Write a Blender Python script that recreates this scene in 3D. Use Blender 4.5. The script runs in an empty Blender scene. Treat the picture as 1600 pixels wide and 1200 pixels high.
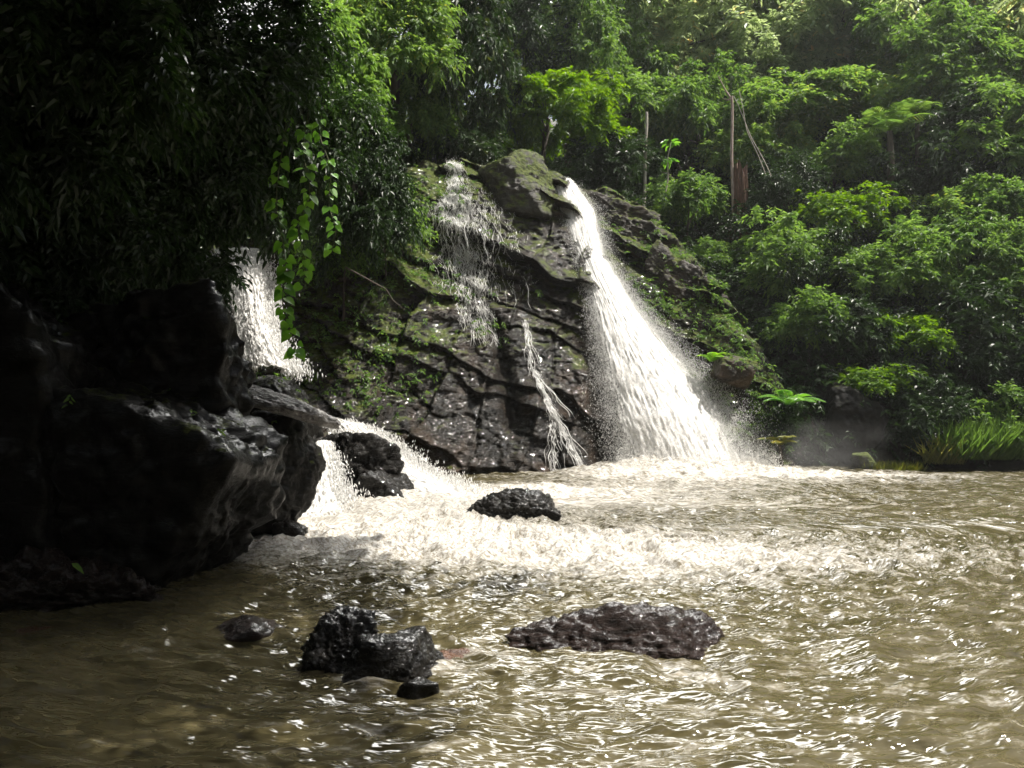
import bpy, math, random
import numpy as np
from mathutils import Vector

R = math.radians
sc = bpy.context.scene
col = sc.collection

# ------------------------------------------------------------------ camera, sky, sun, exposure
CAM_H, FPX = 2.2, 1231.0
cd = bpy.data.cameras.new("camera"); cam = bpy.data.objects.new("camera", cd); col.objects.link(cam)
cam.location = (0, 0, CAM_H); cam.rotation_euler = (R(90), 0, 0)
cd.sensor_width = 36; cd.lens = 36 * FPX / 1600; cd.clip_start = 0.05; cd.clip_end = 2000
sc.camera = cam

SUN_EL, SUN_AZ = 62.0, 92.0          # azimuth measured from +Y (straight ahead) towards +X
w = bpy.data.worlds.new("World"); sc.world = w; w.use_nodes = True
nt = w.node_tree
sky = nt.nodes.new("ShaderNodeTexSky"); sky.sky_type = 'NISHITA'; sky.sun_disc = False
sky.sun_elevation = R(SUN_EL); sky.sun_rotation = R(SUN_AZ)
sky.air_density = 1.2; sky.dust_density = 3.0; sky.ozone_density = 1.0
bg = nt.nodes["Background"]; bg.inputs[1].default_value = 0.052
# broken white cloud over the gorge
wtc = nt.nodes.new("ShaderNodeTexCoord"); cn = nt.nodes.new("ShaderNodeTexNoise"); cn.inputs['Scale'].default_value = 2.2; cn.inputs['Detail'].default_value = 7
cr_ = nt.nodes.new("ShaderNodeValToRGB"); cr_.color_ramp.elements[0].position = 0.42; cr_.color_ramp.elements[1].position = 0.62
cm_ = nt.nodes.new("ShaderNodeMixRGB"); cm_.inputs[2].default_value = (11, 11, 10.8, 1)
nt.links.new(wtc.outputs['Generated'], cn.inputs['Vector']); nt.links.new(cn.outputs[0], cr_.inputs[0]); nt.links.new(cr_.outputs[0], cm_.inputs[0])
nt.links.new(sky.outputs[0], cm_.inputs[1])
# bright sky patch added ahead, above the frame, for glints on water and rocks
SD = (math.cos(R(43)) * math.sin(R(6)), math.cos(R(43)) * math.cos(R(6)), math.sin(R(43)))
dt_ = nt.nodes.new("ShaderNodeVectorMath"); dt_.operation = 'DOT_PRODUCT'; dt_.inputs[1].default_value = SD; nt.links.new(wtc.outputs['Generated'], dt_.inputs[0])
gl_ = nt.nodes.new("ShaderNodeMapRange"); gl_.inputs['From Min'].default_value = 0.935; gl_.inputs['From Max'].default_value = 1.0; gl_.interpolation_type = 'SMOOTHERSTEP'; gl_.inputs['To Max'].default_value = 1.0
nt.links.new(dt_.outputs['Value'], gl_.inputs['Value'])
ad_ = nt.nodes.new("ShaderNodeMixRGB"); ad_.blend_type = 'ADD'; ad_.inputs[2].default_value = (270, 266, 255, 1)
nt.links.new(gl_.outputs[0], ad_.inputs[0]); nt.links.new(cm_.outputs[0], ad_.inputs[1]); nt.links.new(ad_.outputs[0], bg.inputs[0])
sd = bpy.data.lights.new("sun", 'SUN'); sun = bpy.data.objects.new("sun", sd); col.objects.link(sun)
sd.energy = 5.0; sd.angle = R(0.5); sd.color = (1.0, 0.95, 0.86)
sdir = Vector((math.cos(R(SUN_EL)) * math.sin(R(SUN_AZ)), math.cos(R(SUN_EL)) * math.cos(R(SUN_AZ)), math.sin(R(SUN_EL))))
sun.rotation_euler = sdir.to_track_quat('Z', 'Y').to_euler()
sun.location = (10, 20, 40)
sc.view_settings.view_transform = 'Standard'; sc.view_settings.look = 'None'
sc.view_settings.exposure = 0.95; sc.view_settings.gamma = 1.0
sc.cycles.use_denoising = True
sc.cycles.max_bounces = 8; sc.cycles.transparent_max_bounces = 8
sc.cycles.diffuse_bounces = 3; sc.cycles.glossy_bounces = 3; sc.cycles.transmission_bounces = 4
sc.cycles.volume_bounces = 0
sc.cycles.caustics_reflective = False; sc.cycles.caustics_refractive = False
sc.cycles.sample_clamp_indirect = 4.0

# ------------------------------------------------------------------ numpy helpers
rng = np.random.default_rng(7)
_PERM = np.random.default_rng(3).permutation(256).astype(np.int64)
_PERM = np.concatenate([_PERM, _PERM])
_G = np.random.default_rng(5).normal(size=(256, 3)); _G /= np.linalg.norm(_G, axis=1)[:, None]

def noise3(x, y, z):
    x, y, z = np.broadcast_arrays(np.asarray(x, float), np.asarray(y, float), np.asarray(z, float))
    xi = np.floor(x).astype(np.int64); yi = np.floor(y).astype(np.int64); zi = np.floor(z).astype(np.int64)
    xf = x - xi; yf = y - yi; zf = z - zi
    u = xf ** 3 * (xf * (xf * 6 - 15) + 10); v = yf ** 3 * (yf * (yf * 6 - 15) + 10); q = zf ** 3 * (zf * (zf * 6 - 15) + 10)
    def g(a, b, c):
        h = _PERM[(_PERM[(_PERM[(xi + a) & 255] + yi + b) & 255] + zi + c) & 255]
        gr = _G[h]
        return gr[..., 0] * (xf - a) + gr[..., 1] * (yf - b) + gr[..., 2] * (zf - c)
    x00 = g(0, 0, 0) * (1 - u) + g(1, 0, 0) * u; x10 = g(0, 1, 0) * (1 - u) + g(1, 1, 0) * u
    x01 = g(0, 0, 1) * (1 - u) + g(1, 0, 1) * u; x11 = g(0, 1, 1) * (1 - u) + g(1, 1, 1) * u
    return ((x00 * (1 - v) + x10 * v) * (1 - q) + (x01 * (1 - v) + x11 * v) * q) * 1.7

def fbm(x, y, z, o=4, gain=0.5, lac=2.03):
    a, t, s = 1.0, 0.0, 0.0
    for i in range(o):
        t = t + a * noise3(x + 13.1 * i, y + 7.7 * i, z + 3.3 * i); s += a
        a *= gain; x = x * lac; y = y * lac; z = z * lac
    return t / s

def ridged(x, y, z, o=4):
    a, t, s = 1.0, 0.0, 0.0
    for i in range(o):
        t = t + a * (1 - 2 * np.abs(noise3(x + 9.1 * i, y, z + 5.3 * i))); s += a
        a *= 0.5; x = x * 2.1; y = y * 2.1; z = z * 2.1
    return t / s

def sstep(a, b, x):
    t = np.clip((x - a) / (b - a), 0, 1); return t * t * (3 - 2 * t)

def unit(v):
    return v / np.maximum(np.linalg.norm(v, axis=-1, keepdims=True), 1e-9)

def P(px, py, Y):
    """world point seen at photo pixel (1600 wide) when it stands Y metres ahead"""
    return np.array([(px - 800) / FPX * Y, Y, CAM_H - (py - 600) / FPX * Y])

# ------------------------------------------------------------------ object helpers
def mesh_data(name, verts, faces, mat, smooth=False, attr=None):
    verts = np.ascontiguousarray(np.asarray(verts, np.float32).reshape(-1, 3))
    me = bpy.data.meshes.new(name)
    if isinstance(faces, np.ndarray): faces = [faces]
    faces = [np.asarray(f, np.int32) for f in faces if len(f)]
    nl = sum(f.size for f in faces); npoly = sum(len(f) for f in faces)
    me.vertices.add(len(verts)); me.vertices.foreach_set("co", verts.ravel())
    me.loops.add(nl); me.polygons.add(npoly)
    me.loops.foreach_set("vertex_index", np.concatenate([f.ravel() for f in faces]))
    tot = np.concatenate([np.full(len(f), f.shape[1], np.int32) for f in faces])
    me.polygons.foreach_set("loop_start", (np.cumsum(tot) - tot).astype(np.int32))
    me.polygons.foreach_set("use_smooth", np.full(npoly, bool(smooth)))
    if attr:
        for k, a in attr.items():
            at = me.attributes.new(k, 'FLOAT', 'POINT'); at.data.foreach_set("value", np.asarray(a, np.float32).ravel())
    me.materials.append(mat)
    me.update(calc_edges=True); me.validate()
    return me

def link(name, data, parent=None, loc=None):
    o = bpy.data.objects.new(name, data); col.objects.link(o)
    if parent: o.parent = parent
    if loc is not None: o.location = tuple(float(c) for c in loc)
    return o

def obj(name, verts, faces, mat, parent=None, smooth=False, attr=None, loc=None):
    return link(name, mesh_data(name, verts, faces, mat, smooth, attr), parent, loc)

def tag(o, label=None, cat=None, group=None, kind=None):
    if label: o['label'] = label
    if cat: o['category'] = cat
    if group: o['group'] = group
    if kind: o['kind'] = kind
    return o

def thing(name, label, cat, loc, group=None):
    o = link(name, None, None, loc); o.empty_display_size = 0.2
    return tag(o, label, cat, group)

def grid_faces(nr, nc):
    i = np.arange(nr * nc).reshape(nr, nc)
    return np.stack([i[:-1, :-1], i[:-1, 1:], i[1:, 1:], i[1:, :-1]], -1).reshape(-1, 4)

def tube(pts, rad, seg=8):
    pts = np.asarray(pts, float); n = len(pts); rad = np.broadcast_to(np.asarray(rad, float), (n,))
    t = unit(np.gradient(pts, axis=0)); ref = np.array([0.31, 0.9, 0.17])
    a = unit(np.cross(t, ref)); b = np.cross(t, a)
    th = np.linspace(0, 2 * np.pi, seg, endpoint=False)
    v = pts[:, None] + rad[:, None, None] * (a[:, None] * np.cos(th)[None, :, None] + b[:, None] * np.sin(th)[None, :, None])
    i = np.arange(n * seg).reshape(n, seg); j = np.roll(i, -1, 1)
    f = np.stack([i[:-1], j[:-1], j[1:], i[1:]], -1).reshape(-1, 4)
    return v.reshape(-1, 3), f

def merge(parts):
    vs, fs, k = [], [], 0
    for v, f in parts:
        vs.append(np.asarray(v).reshape(-1, 3)); fs.append(np.asarray(f) + k); k += len(vs[-1])
    by = {}
    for f in fs: by.setdefault(f.shape[1], []).append(f)
    return np.concatenate(vs), [np.concatenate(x) for x in by.values()]

# ------------------------------------------------------------------ materials
def mat_new(name):
    m = bpy.data.materials.new(name); m.use_nodes = True
    n = m.node_tree.nodes; b = n["Principled BSDF"]
    return m, n, m.node_tree.links, b

def N(nodes, t, **kw):
    x = nodes.new(t)
    for k, v in kw.items():
        if k.startswith('i_'):
            x.inputs[k[2:].replace('_', ' ')].default_value = v
        else: setattr(x, k, v)
    return x

def ramp(nodes, stops):
    r = nodes.new("ShaderNodeValToRGB"); e = r.color_ramp.elements
    while len(e) < len(stops): e.new(0.5)
    for el, (p, c) in zip(e, stops):
        el.position = p; el.color = (*c, 1) if len(c) == 3 else c
    return r

def noise_node(n, l, vec, scale, detail=6, rough=0.55, dist=0.0):
    t = N(n, "ShaderNodeTexNoise", i_Scale=scale, i_Detail=detail, i_Roughness=rough, i_Distortion=dist)
    l.new(vec, t.inputs['Vector']); return t

def leaf_mat(name, c_dark, c_light, trans=0.35, rough=0.5):
    m, n, l, b = mat_new(name)
    g = N(n, "ShaderNodeNewGeometry"); oi = N(n, "ShaderNodeObjectInfo")
    mx = N(n, "ShaderNodeMath", operation='MULTIPLY_ADD'); l.new(oi.outputs['Random'], mx.inputs[0]); mx.inputs[1].default_value = 0.25
    mu = N(n, "ShaderNodeMath", operation='MULTIPLY'); l.new(g.outputs['Random Per Island'], mu.inputs[0]); mu.inputs[1].default_value = 0.75
    l.new(mu.outputs[0], mx.inputs[2])
    r = ramp(n, [(0.0, c_dark), (0.9, c_light), (1.0, tuple(min(1, c * k) for c, k in zip(c_light, (1.9, 1.15, 0.9))))])
    l.new(mx.outputs[0], r.inputs[0]); l.new(r.outputs[0], b.inputs['Base Color'])
    b.inputs['Roughness'].default_value = rough; b.inputs['Specular IOR Level'].default_value = 0.4
    tr = N(n, "ShaderNodeBsdfTranslucent")
    hs = N(n, "ShaderNodeHueSaturation", i_Saturation=1.15, i_Value=2.6, i_Hue=0.485); l.new(r.outputs[0], hs.inputs['Color']); l.new(hs.outputs[0], tr.inputs['Color'])
    mix = N(n, "ShaderNodeMixShader"); mix.inputs[0].default_value = trans
    l.new(b.outputs[0], mix.inputs[1]); l.new(tr.outputs[0], mix.inputs[2])
    l.new(mix.outputs[0], n["Material Output"].inputs[0])
    return m

M = {}
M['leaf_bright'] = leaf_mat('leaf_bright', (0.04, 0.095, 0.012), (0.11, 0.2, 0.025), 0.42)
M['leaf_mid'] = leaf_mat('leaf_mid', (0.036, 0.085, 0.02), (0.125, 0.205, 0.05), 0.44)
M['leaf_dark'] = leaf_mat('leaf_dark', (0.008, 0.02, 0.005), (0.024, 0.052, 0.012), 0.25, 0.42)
M['leaf_pale_hazed'] = leaf_mat('leaf_pale_hazed', (0.1, 0.155, 0.065), (0.27, 0.33, 0.16), 0.5, 0.4)  # pale foliage, lightened further to put upper-slope haze into the colour
M['leaf_olive'] = leaf_mat('leaf_olive', (0.035, 0.05, 0.01), (0.085, 0.1, 0.02), 0.35)
M['leaf_lime'] = leaf_mat('leaf_lime', (0.1, 0.22, 0.03), (0.2, 0.34, 0.06), 0.45, 0.35)
M['leaf_vine'] = leaf_mat('leaf_vine', (0.065, 0.17, 0.03), (0.13, 0.27, 0.05), 0.4, 0.35)
M['straw'] = leaf_mat('straw', (0.12, 0.14, 0.03), (0.22, 0.22, 0.07), 0.4)

def bark_mat(name, c1, c2):
    m, n, l, b = mat_new(name)
    tc = N(n, "ShaderNodeTexCoord"); mp = N(n, "ShaderNodeMapping"); mp.inputs['Scale'].default_value = (6, 6, 1.5)
    l.new(tc.outputs['Object'], mp.inputs[0]); t = noise_node(n, l, mp.outputs[0], 3.0, 8, 0.65)
    r = ramp(n, [(0.3, c1), (0.7, c2)]); l.new(t.outputs[0], r.inputs[0]); l.new(r.outputs[0], b.inputs['Base Color'])
    b.inputs['Roughness'].default_value = 0.75
    bp = N(n, "ShaderNodeBump", i_Strength=0.6, i_Distance=0.03); l.new(t.outputs[0], bp.inputs['Height']); l.new(bp.outputs[0], b.inputs['Normal'])
    return m
M['bark'] = bark_mat('bark', (0.03, 0.022, 0.015), (0.09, 0.07, 0.05))
M['bark_pale'] = bark_mat('bark_pale', (0.22, 0.19, 0.15), (0.5, 0.46, 0.4))
M['bark_pink'] = bark_mat('bark_pink', (0.16, 0.1, 0.075), (0.46, 0.38, 0.33))
M['bark_red'] = bark_mat('bark_red', (0.05, 0.025, 0.015), (0.17, 0.085, 0.05))
M['stem'] = bark_mat('stem', (0.05, 0.07, 0.02), (0.1, 0.1, 0.04))

def rock_mat(name, c_lo, c_hi, moss=0.0, spec=0.5, rough=(0.16, 0.5), bump=1.0, scale=1.0, warm=None, moss_attr=False, coat=0.0, dip=0.4, stain=0.0, wet=0.0, film=0.6):
    m, n, l, b = mat_new(name)
    tc = N(n, "ShaderNodeTexCoord"); g = N(n, "ShaderNodeNewGeometry"); o = tc.outputs['Object']
    big = noise_node(n, l, o, 0.9 * scale, 6, 0.6, 0.4)
    mp = N(n, "ShaderNodeMapping"); mp.inputs['Rotation'].default_value = (0, math.atan(dip), 0); mp.inputs['Scale'].default_value = (1.0, 1.0, 5.0); l.new(o, mp.inputs[0])
    med = noise_node(n, l, mp.outputs[0], 2.2 * scale, 10, 0.68, 0.6)
    fine = noise_node(n, l, o, 16 * scale, 8, 0.7, 0.3)
    vor = N(n, "ShaderNodeTexVoronoi", feature='DISTANCE_TO_EDGE', i_Scale=1.7 * scale)
    wv = N(n, "ShaderNodeMixRGB", blend_type='ADD'); wv.inputs[0].default_value = 0.35; l.new(mp.outputs[0], wv.inputs[1]); l.new(big.outputs['Color'], wv.inputs[2]); l.new(wv.outputs[0], vor.inputs['Vector'])
    crack = ramp(n, [(0.0, (0, 0, 0)), (0.045, (1, 1, 1))]); l.new(vor.outputs[0], crack.inputs[0])
    r = ramp(n, [(0.32, c_lo), (0.52, tuple((a + c) / 2 for a, c in zip(c_lo, c_hi))), (0.72, c_hi)]); l.new(med.outputs[0], r.inputs[0])
    colr = r.outputs[0]
    if warm:
        wr = ramp(n, [(0.5, (0, 0, 0)), (0.68, (1, 1, 1))]); wn = noise_node(n, l, o, 0.7 * scale, 5, 0.6, 0.8); l.new(wn.outputs[0], wr.inputs[0])
        mxw = N(n, "ShaderNodeMixRGB"); l.new(wr.outputs[0], mxw.inputs[0]); l.new(colr, mxw.inputs[1]); mxw.inputs[2].default_value = (*warm, 1); colr = mxw.outputs[0]
    if stain:                                # soaked black streaks and seams
        smp = N(n, "ShaderNodeMapping"); smp.inputs['Scale'].default_value = (1.0, 1.0, 0.45); l.new(o, smp.inputs[0]); sn = noise_node(n, l, smp.outputs[0], 1.3, 8, 0.7, 0.9)
        sr = ramp(n, [(0.42, (1 - stain,) * 3), (0.58, (1, 1, 1))]); l.new(sn.outputs[0], sr.inputs[0])
        mxs = N(n, "ShaderNodeMixRGB", blend_type='MULTIPLY'); mxs.inputs[0].default_value = 1.0; l.new(colr, mxs.inputs[1]); l.new(sr.outputs[0], mxs.inputs[2]); colr = mxs.outputs[0]
    rr = N(n, "ShaderNodeMapRange"); rr.inputs['From Min'].default_value = 0.35; rr.inputs['From Max'].default_value = 0.65
    rr.inputs['To Min'].default_value = rough[0]; rr.inputs['To Max'].default_value = rough[1]; l.new(fine.outputs[0], rr.inputs[0])
    rough_out = rr.outputs[0]
    if moss > 0:
        sep = N(n, "ShaderNodeSeparateXYZ"); l.new(g.outputs['Normal'], sep.inputs[0])
        mn = noise_node(n, l, o, 1.6 * scale, 8, 0.7)
        a = N(n, "ShaderNodeMath", operation='MULTIPLY_ADD'); l.new(sep.outputs['Z'], a.inputs[0]); a.inputs[1].default_value = 0.25; l.new(mn.outputs[0], a.inputs[2])
        src = a.outputs[0]
        if moss_attr:
            at = N(n, "ShaderNodeAttribute", attribute_name='moss')
            a2 = N(n, "ShaderNodeMath", operation='ADD'); l.new(src, a2.inputs[0]); l.new(at.outputs['Fac'], a2.inputs[1]); src = a2.outputs[0]
        mr = ramp(n, [(0.78 - 0.3 * moss, (0, 0, 0)), (0.92 - 0.3 * moss, (1, 1, 1))]); l.new(src, mr.inputs[0])
        mc = ramp(n, [(0.3, (0.022, 0.034, 0.006)), (0.5, (0.06, 0.082, 0.010)), (0.7, (0.13, 0.14, 0.02))]); l.new(fine.outputs[0], mc.inputs[0])
        mxm = N(n, "ShaderNodeMixRGB"); l.new(mr.outputs[0], mxm.inputs[0]); l.new(colr, mxm.inputs[1]); l.new(mc.outputs[0], mxm.inputs[2]); colr = mxm.outputs[0]
        mrr = N(n, "ShaderNodeMixRGB"); l.new(mr.outputs[0], mrr.inputs[0]); l.new(rough_out, mrr.inputs[1]); mrr.inputs[2].default_value = (0.85, 0.85, 0.85, 1); rough_out = mrr.outputs[0]
    l.new(colr, b.inputs['Base Color']); l.new(rough_out, b.inputs['Roughness'])
    b.inputs['Specular IOR Level'].default_value = spec
    if coat: b.inputs['Coat Weight'].default_value = coat; b.inputs['Coat Roughness'].default_value = 0.13
    b1 = N(n, "ShaderNodeBump", i_Strength=0.7 * bump, i_Distance=0.12 / scale); l.new(med.outputs[0], b1.inputs['Height'])
    b2 = N(n, "ShaderNodeBump", i_Strength=0.65 * bump, i_Distance=0.035 / scale); l.new(fine.outputs[0], b2.inputs['Height']); l.new(b1.outputs[0], b2.inputs['Normal'])
    b3 = N(n, "ShaderNodeBump", i_Strength=0.5 * bump, i_Distance=0.03 / scale); l.new(crack.outputs[0], b3.inputs['Height']); l.new(b2.outputs[0], b3.inputs['Normal'])
    last = b3
    if wet:                                  # smooth film of water over small bumps: crisp glints
        wn_ = noise_node(n, l, o, wet, 1.8, 0.5, 0.4)
        b4 = N(n, "ShaderNodeBump", i_Strength=0.8, i_Distance=0.35 / wet); l.new(wn_.outputs[0], b4.inputs['Height'])
        b5 = N(n, "ShaderNodeBump", i_Strength=0.12, i_Distance=0.03); l.new(fine.outputs[0], b5.inputs['Height']); l.new(b4.outputs[0], b5.inputs['Normal'])
        b.inputs['Coat Weight'].default_value = film; b.inputs['Coat Roughness'].default_value = 0.05; b.inputs['Coat IOR'].default_value = 1.33
        l.new(b4.outputs[0], b.inputs['Coat Normal'])
    l.new(last.outputs[0], b.inputs['Normal'])
    if coat: l.new(b3.outputs[0], b.inputs['Coat Normal'])
    return m
M['cliff'] = rock_mat('cliff_rock', (0.005, 0.0042, 0.0034), (0.04, 0.029, 0.02), moss=0.5, rough=(0.2, 0.5), spec=0.25, bump=1.3, stain=0.8, wet=8, warm=(0.055, 0.033, 0.019), moss_attr=True)
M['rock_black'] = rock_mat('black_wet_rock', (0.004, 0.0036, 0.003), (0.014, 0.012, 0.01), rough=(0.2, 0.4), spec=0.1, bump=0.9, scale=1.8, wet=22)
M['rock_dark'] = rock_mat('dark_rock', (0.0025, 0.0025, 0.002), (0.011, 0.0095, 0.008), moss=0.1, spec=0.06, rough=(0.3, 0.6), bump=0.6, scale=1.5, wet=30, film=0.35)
M['rock_brown'] = rock_mat('brown_wet_rock', (0.006, 0.0036, 0.003), (0.03, 0.017, 0.013), rough=(0.2, 0.4), spec=0.1, scale=2.6, bump=1.2, wet=38, film=0.5)
M['rock_grey'] = rock_mat('grey_rock', (0.06, 0.056, 0.054), (0.28, 0.265, 0.255), rough=(0.3, 0.6), scale=1.6)
M['rock_moss'] = rock_mat('mossy_rock', (0.012, 0.0105, 0.008), (0.05, 0.042, 0.03), moss=1.05, rough=(0.25, 0.6))
M['rock_rib'] = rock_mat('rib_rock', (0.008, 0.0065, 0.005), (0.045, 0.032, 0.022), moss=0.6, spec=0.3, rough=(0.25, 0.6), warm=(0.1, 0.065, 0.04))
M['rock_rust'] = rock_mat('rust_rock', (0.03, 0.011, 0.004), (0.1, 0.038, 0.012), rough=(0.15, 0.4), scale=2)

def ground_mat():
    m, n, l, b = mat_new('forest_soil')
    tc = N(n, "ShaderNodeTexCoord"); t = noise_node(n, l, tc.outputs['Object'], 2.5, 8, 0.7)
    r = ramp(n, [(0.35, (0.012, 0.009, 0.006)), (0.55, (0.025, 0.024, 0.01)), (0.75, (0.035, 0.05, 0.015))]); l.new(t.outputs[0], r.inputs[0]); l.new(r.outputs[0], b.inputs['Base Color'])
    b.inputs['Roughness'].default_value = 0.9
    bp = N(n, "ShaderNodeBump", i_Strength=1.0, i_Distance=0.2); l.new(t.outputs[0], bp.inputs['Height']); l.new(bp.outputs[0], b.inputs['Normal'])
    return m
M['soil'] = ground_mat()

def white_water_mat(name, c=(0.8, 0.79, 0.775), tint=(0.72, 0.695, 0.66), trans=0.12, cover=None):
    """aerated white water; cover = (dense, thin) makes the rim and the gaps between streaks open"""
    m, n, l, b = mat_new(name)
    au = N(n, "ShaderNodeAttribute", attribute_name='fu'); av = N(n, "ShaderNodeAttribute", attribute_name='fv'); ae = N(n, "ShaderNodeAttribute", attribute_name='edge')
    cb = N(n, "ShaderNodeCombineXYZ"); l.new(au.outputs['Fac'], cb.inputs[0]); l.new(av.outputs['Fac'], cb.inputs[1])
    tc = N(n, "ShaderNodeTexCoord")
    mp = N(n, "ShaderNodeMapping"); mp.inputs['Scale'].default_value = (1.6, 0.9, 1.0); l.new(cb.outputs[0] if cover else tc.outputs['Object'], mp.inputs[0])
    t = noise_node(n, l, mp.outputs[0], 2.2, 9, 0.72, 0.5); f = noise_node(n, l, tc.outputs['Object'], 26, 6, 0.75)
    r = ramp(n, [(0.36, tint), (0.56, c)]); l.new(t.outputs[0], r.inputs[0]); l.new(r.outputs[0], b.inputs['Base Color'])
    b.inputs['Roughness'].default_value = 0.6; b.inputs['Specular IOR Level'].default_value = 0.3
    b1 = N(n, "ShaderNodeBump", i_Strength=0.5, i_Distance=0.10); l.new(t.outputs[0], b1.inputs['Height'])
    b2 = N(n, "ShaderNodeBump", i_Strength=0.35, i_Distance=0.03); l.new(f.outputs[0], b2.inputs['Height']); l.new(b1.outputs[0], b2.inputs['Normal']); l.new(b2.outputs[0], b.inputs['Normal'])
    tr = N(n, "ShaderNodeBsdfTranslucent"); l.new(r.outputs[0], tr.inputs['Color']); mix = N(n, "ShaderNodeMixShader"); mix.inputs[0].default_value = trans
    l.new(b.outputs[0], mix.inputs[1]); l.new(tr.outputs[0], mix.inputs[2]); out = mix
    if cover:
        ee = N(n, "ShaderNodeMapRange", interpolation_type='SMOOTHSTEP'); ee.inputs['From Min'].default_value = 0.45; ee.inputs['From Max'].default_value = 1.0
        ee.inputs['To Min'].default_value = cover[0]; ee.inputs['To Max'].default_value = cover[1]; l.new(ae.outputs['Fac'], ee.inputs['Value'])
        fn = noise_node(n, l, tc.outputs['Object'], 14, 5, 0.75); sm = N(n, "ShaderNodeMath", operation='MULTIPLY_ADD'); l.new(fn.outputs[0], sm.inputs[0]); sm.inputs[1].default_value = 0.6; l.new(t.outputs[0], sm.inputs[2])
        ad = N(n, "ShaderNodeMath", operation='ADD'); l.new(sm.outputs[0], ad.inputs[0]); l.new(ee.outputs[0], ad.inputs[1])
        al = N(n, "ShaderNodeMapRange"); al.inputs['From Min'].default_value = 0.92; al.inputs['From Max'].default_value = 1.08; l.new(ad.outputs[0], al.inputs['Value'])
        tp = N(n, "ShaderNodeBsdfTransparent"); m2 = N(n, "ShaderNodeMixShader"); l.new(al.outputs[0], m2.inputs[0]); l.new(tp.outputs[0], m2.inputs[1]); l.new(mix.outputs[0], m2.inputs[2]); out = m2
    l.new(out.outputs[0], n["Material Output"].inputs[0])
    return m
M['white_water'] = white_water_mat('white_water', cover=(0.6, 0.12))
M['veil_water'] = white_water_mat('veil_water', cover=(0.12, -0.12), trans=0.3)
M['spray'] = white_water_mat('spray_drops', (0.93, 0.925, 0.91), (0.9, 0.89, 0.88), 0.4)

M['thread'] = M['spray']

def pool_mat():
    m, n, l, b = mat_new('muddy_water')
    tc = N(n, "ShaderNodeTexCoord"); o = tc.outputs['Object']
    at = N(n, "ShaderNodeAttribute", attribute_name='foam')
    ar = N(n, "ShaderNodeAttribute", attribute_name='flow_r'); af = N(n, "ShaderNodeAttribute", attribute_name='flow_t')
    cb = N(n, "ShaderNodeCombineXYZ"); l.new(ar.outputs['Fac'], cb.inputs[0]); l.new(af.outputs['Fac'], cb.inputs[1])
    mp = N(n, "ShaderNodeMapping"); mp.inputs['Scale'].default_value = (3.0, 1.15, 1.0); l.new(cb.outputs[0], mp.inputs[0])
    t1 = noise_node(n, l, mp.outputs[0], 1.9, 10, 0.7, 0.5)
    t2 = noise_node(n, l, mp.outputs[0], 9.0, 7, 0.72, 0.4)
    # amount of foam and of painted reflection flecks
    t1b = N(n, "ShaderNodeMath", operation='MULTIPLY_ADD'); l.new(t1.outputs[0], t1b.inputs[0]); t1b.inputs[1].default_value = 1.5; t1b.inputs[2].default_value = -0.25
    s = N(n, "ShaderNodeMath", operation='MULTIPLY_ADD'); l.new(t2.outputs[0], s.inputs[0]); s.inputs[1].default_value = 0.7; l.new(t1b.outputs[0], s.inputs[2])
    s2 = N(n, "ShaderNodeMath", operation='ADD'); l.new(s.outputs[0], s2.inputs[0]); l.new(at.outputs['Fac'], s2.inputs[1])
    fr = ramp(n, [(0.93, (0, 0, 0)), (1.0, (0.6, 0.6, 0.6))]);
    mr = N(n, "ShaderNodeMapRange"); mr.inputs['From Min'].default_value = 0.98; mr.inputs['From Max'].default_value = 1.55; l.new(s2.outputs[0], mr.inputs[0])
    wc = ramp(n, [(0.35, (0.04, 0.034, 0.015)), (0.65, (0.098, 0.083, 0.044))]); l.new(t1.outputs[0], wc.inputs[0])
    l.new(wc.outputs[0], b.inputs['Base Color']); b.inputs['Roughness'].default_value = 0.07; b.inputs['IOR'].default_value = 1.33
    b.inputs['Specular IOR Level'].default_value = 0.5
    r1 = noise_node(n, l, mp.outputs[0], 2.3, 1.5, 0.5, 0.5); r2 = noise_node(n, l, mp.outputs[0], 6.5, 1.0, 0.5, 0.3)
    b1 = N(n, "ShaderNodeBump", i_Strength=0.78, i_Distance=0.10); l.new(r1.outputs[0], b1.inputs['Height'])
    b2 = N(n, "ShaderNodeBump", i_Strength=0.6, i_Distance=0.03); l.new(r2.outputs[0], b2.inputs['Height']); l.new(b1.outputs[0], b2.inputs['Normal']); l.new(b2.outputs[0], b.inputs['Normal'])
    fb = N(n, "ShaderNodeBsdfPrincipled"); fb.inputs['Roughness'].default_value = 0.55
    fc = ramp(n, [(0.38, (0.24, 0.195, 0.13)), (0.6, (0.68, 0.665, 0.635))]); l.new(t2.outputs[0], fc.inputs[0]); l.new(fc.outputs[0], fb.inputs['Base Color'])
    b3 = N(n, "ShaderNodeBump", i_Strength=0.8, i_Distance=0.06); l.new(t2.outputs[0], b3.inputs['Height']); l.new(b3.outputs[0], fb.inputs['Normal'])
    mix = N(n, "ShaderNodeMixShader"); l.new(mr.outputs[0], mix.inputs[0]); l.new(b.outputs[0], mix.inputs[1]); l.new(fb.outputs[0], mix.inputs[2])
    l.new(mix.outputs[0], n["Material Output"].inputs[0])
    return m
M['pool'] = pool_mat()

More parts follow.
